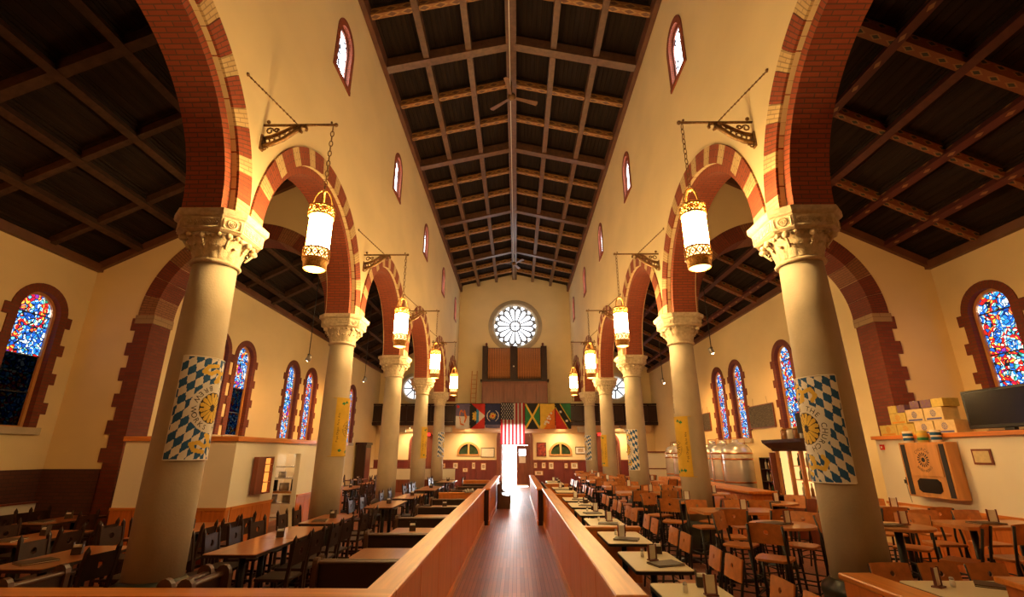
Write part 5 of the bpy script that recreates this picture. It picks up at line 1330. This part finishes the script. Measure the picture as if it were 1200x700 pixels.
t = thing('loudspeaker', (6.85, 11.58, 2.25), .5, 'black loudspeaker standing on the bar canopy', 'speaker'); MB().box(-.16,.16,-.16,.16,.12,.58).build('cabinet', M['blackplastic'], t, bevel=.01); MB().box(-.14,.14,-.165,-.16,.15,.55).build('grille', M['ink'], t); MB().tube([(0,0,0),(0,0,.13)], .04, 8).build('stand', M['blackplastic'], t)
t = thing('bottle_shelf', (7.9, 15.2, 0), 0, 'dark shelf unit of bottles beside the tanks', 'shelf')
for y in (-.75,.75): MB().box(-.2,.2,y-.02,y+.02,0,1.8).build('side', M['dark_wood'], t)
MB().box(.18,.2,-.75,.75,0,1.8).build('back', M['dark_wood'], t)
for z in (.75,1.1,1.45,1.78): MB().box(-.2,.18,-.75,.75,z,z+.025).build('shelf', M['dark_wood'], t)
for z, zz in ((.775,'lowest shelf'),(1.125,'middle shelf'),(1.475,'upper shelf')):
    for i in range(7):
        b, cn_ = bts[(i+int(z*10)) % 3]
        place(b, USED, (7.82, 14.6+i*.2, z), 0, '%s bottle on the dark unit, %s, %s from left' % (cn_, zz, ORD[6-i]), 'shelf unit bottles')
tk = thing('brewing_tank'); tag(tk, 'x', 'tank')
MB().lathe([(.44,.45),(.47,.5),(.47,1.95),(.46,2.02),(.38,2.15),(.22,2.24),(.08,2.27)], n=28).build('body', M['steel'], tk)
MB().lathe([(.12,.12),(.44,.45)], n=28, caps=False).build('cone', M['steel'], tk)
for z in (1.02,1.72,1.9): MB().lathe([(.475,z),(.485,z+.01),(.485,z+.04),(.475,z+.05)], n=28, caps=False).build('band', M['copper'], tk)
for a in (.8,2.4,3.9,5.5): MB().tube([(.4*math.cos(a),.4*math.sin(a),0),(.4*math.cos(a),.4*math.sin(a),.5)], .03, 8).build('leg', M['steel'], tk)
MB().lathe([(.10,2.25),(.11,2.28),(.11,2.33),(.05,2.36)], n=14).build('hatch', M['steel'], tk); MB().tube([(-.3,.0,2.15),(-.3,0,2.4),(.3,0,2.4),(.3,0,2.15)], .014, 6).build('pipe', M['copper'], tk)
MB().tube([(-.49,.1,.6),(-.49,.1,1.9)], .012, 6).build('sight_pipe', M['copper'], tk)
for i, y in enumerate((16.7,17.7,18.7,19.7,22.0,23.1)):
    place(tk, USED, (7.35, y, 0), .4*i, 'stainless brewing tank with copper bands, %s from the bar' % ORD[i], 'brewing tanks')
for y, w_, h_, zc, nm in ((17.15,1.75,.78,3.14,'large'),(22.2,1.0,.76,3.25,'small')):
    t = thing('chalkboard', (8.58, y, zc), 0, '%s framed menu chalkboard hung between aisle windows' % nm, 'board', 'menu boards')
    MB().box(-.03,0,-w_/2,w_/2,-h_/2,h_/2).build('frame', M['mahogany'], t); MB().box(-.035,-.03,-w_/2+.03,w_/2-.03,-h_/2+.03,h_/2-.03).build('board', M['chalk'], t)
    for sy in (-.3,.3): MB().tube([(-.01,sy*w_,h_/2),(-.01,sy*w_*.9,h_/2+.25)], .005, 4).build('hanger', M['iron'], t)
# white hatch wall far right
t = thing('service_partition', (7.3, 26.8, 0), 0, 'white partition with wood ledge near far right wall', 'partition'); MB().box(-1.3,1.3,0,.1,0,1.95).build('board', M['plaster_white'], t); MB().box(-1.35,1.3,-.1,.15,1.95,2.02).build('ledge', M['mahogany'], t); MB().box(-1.3,1.3,-.03,0,1.12,1.18).build('rail', M['mahogany'], t)
t = thing('loudspeaker', (6.4, 26.8, 2.02), .2, 'black loudspeaker on the far right partition', 'speaker'); MB().box(-.18,.18,-.14,.14,0,.75).build('cabinet', M['blackplastic'], t, bevel=.01); MB().box(-.15,.15,-.145,-.14,.04,.7).build('grille', M['ink'], t)
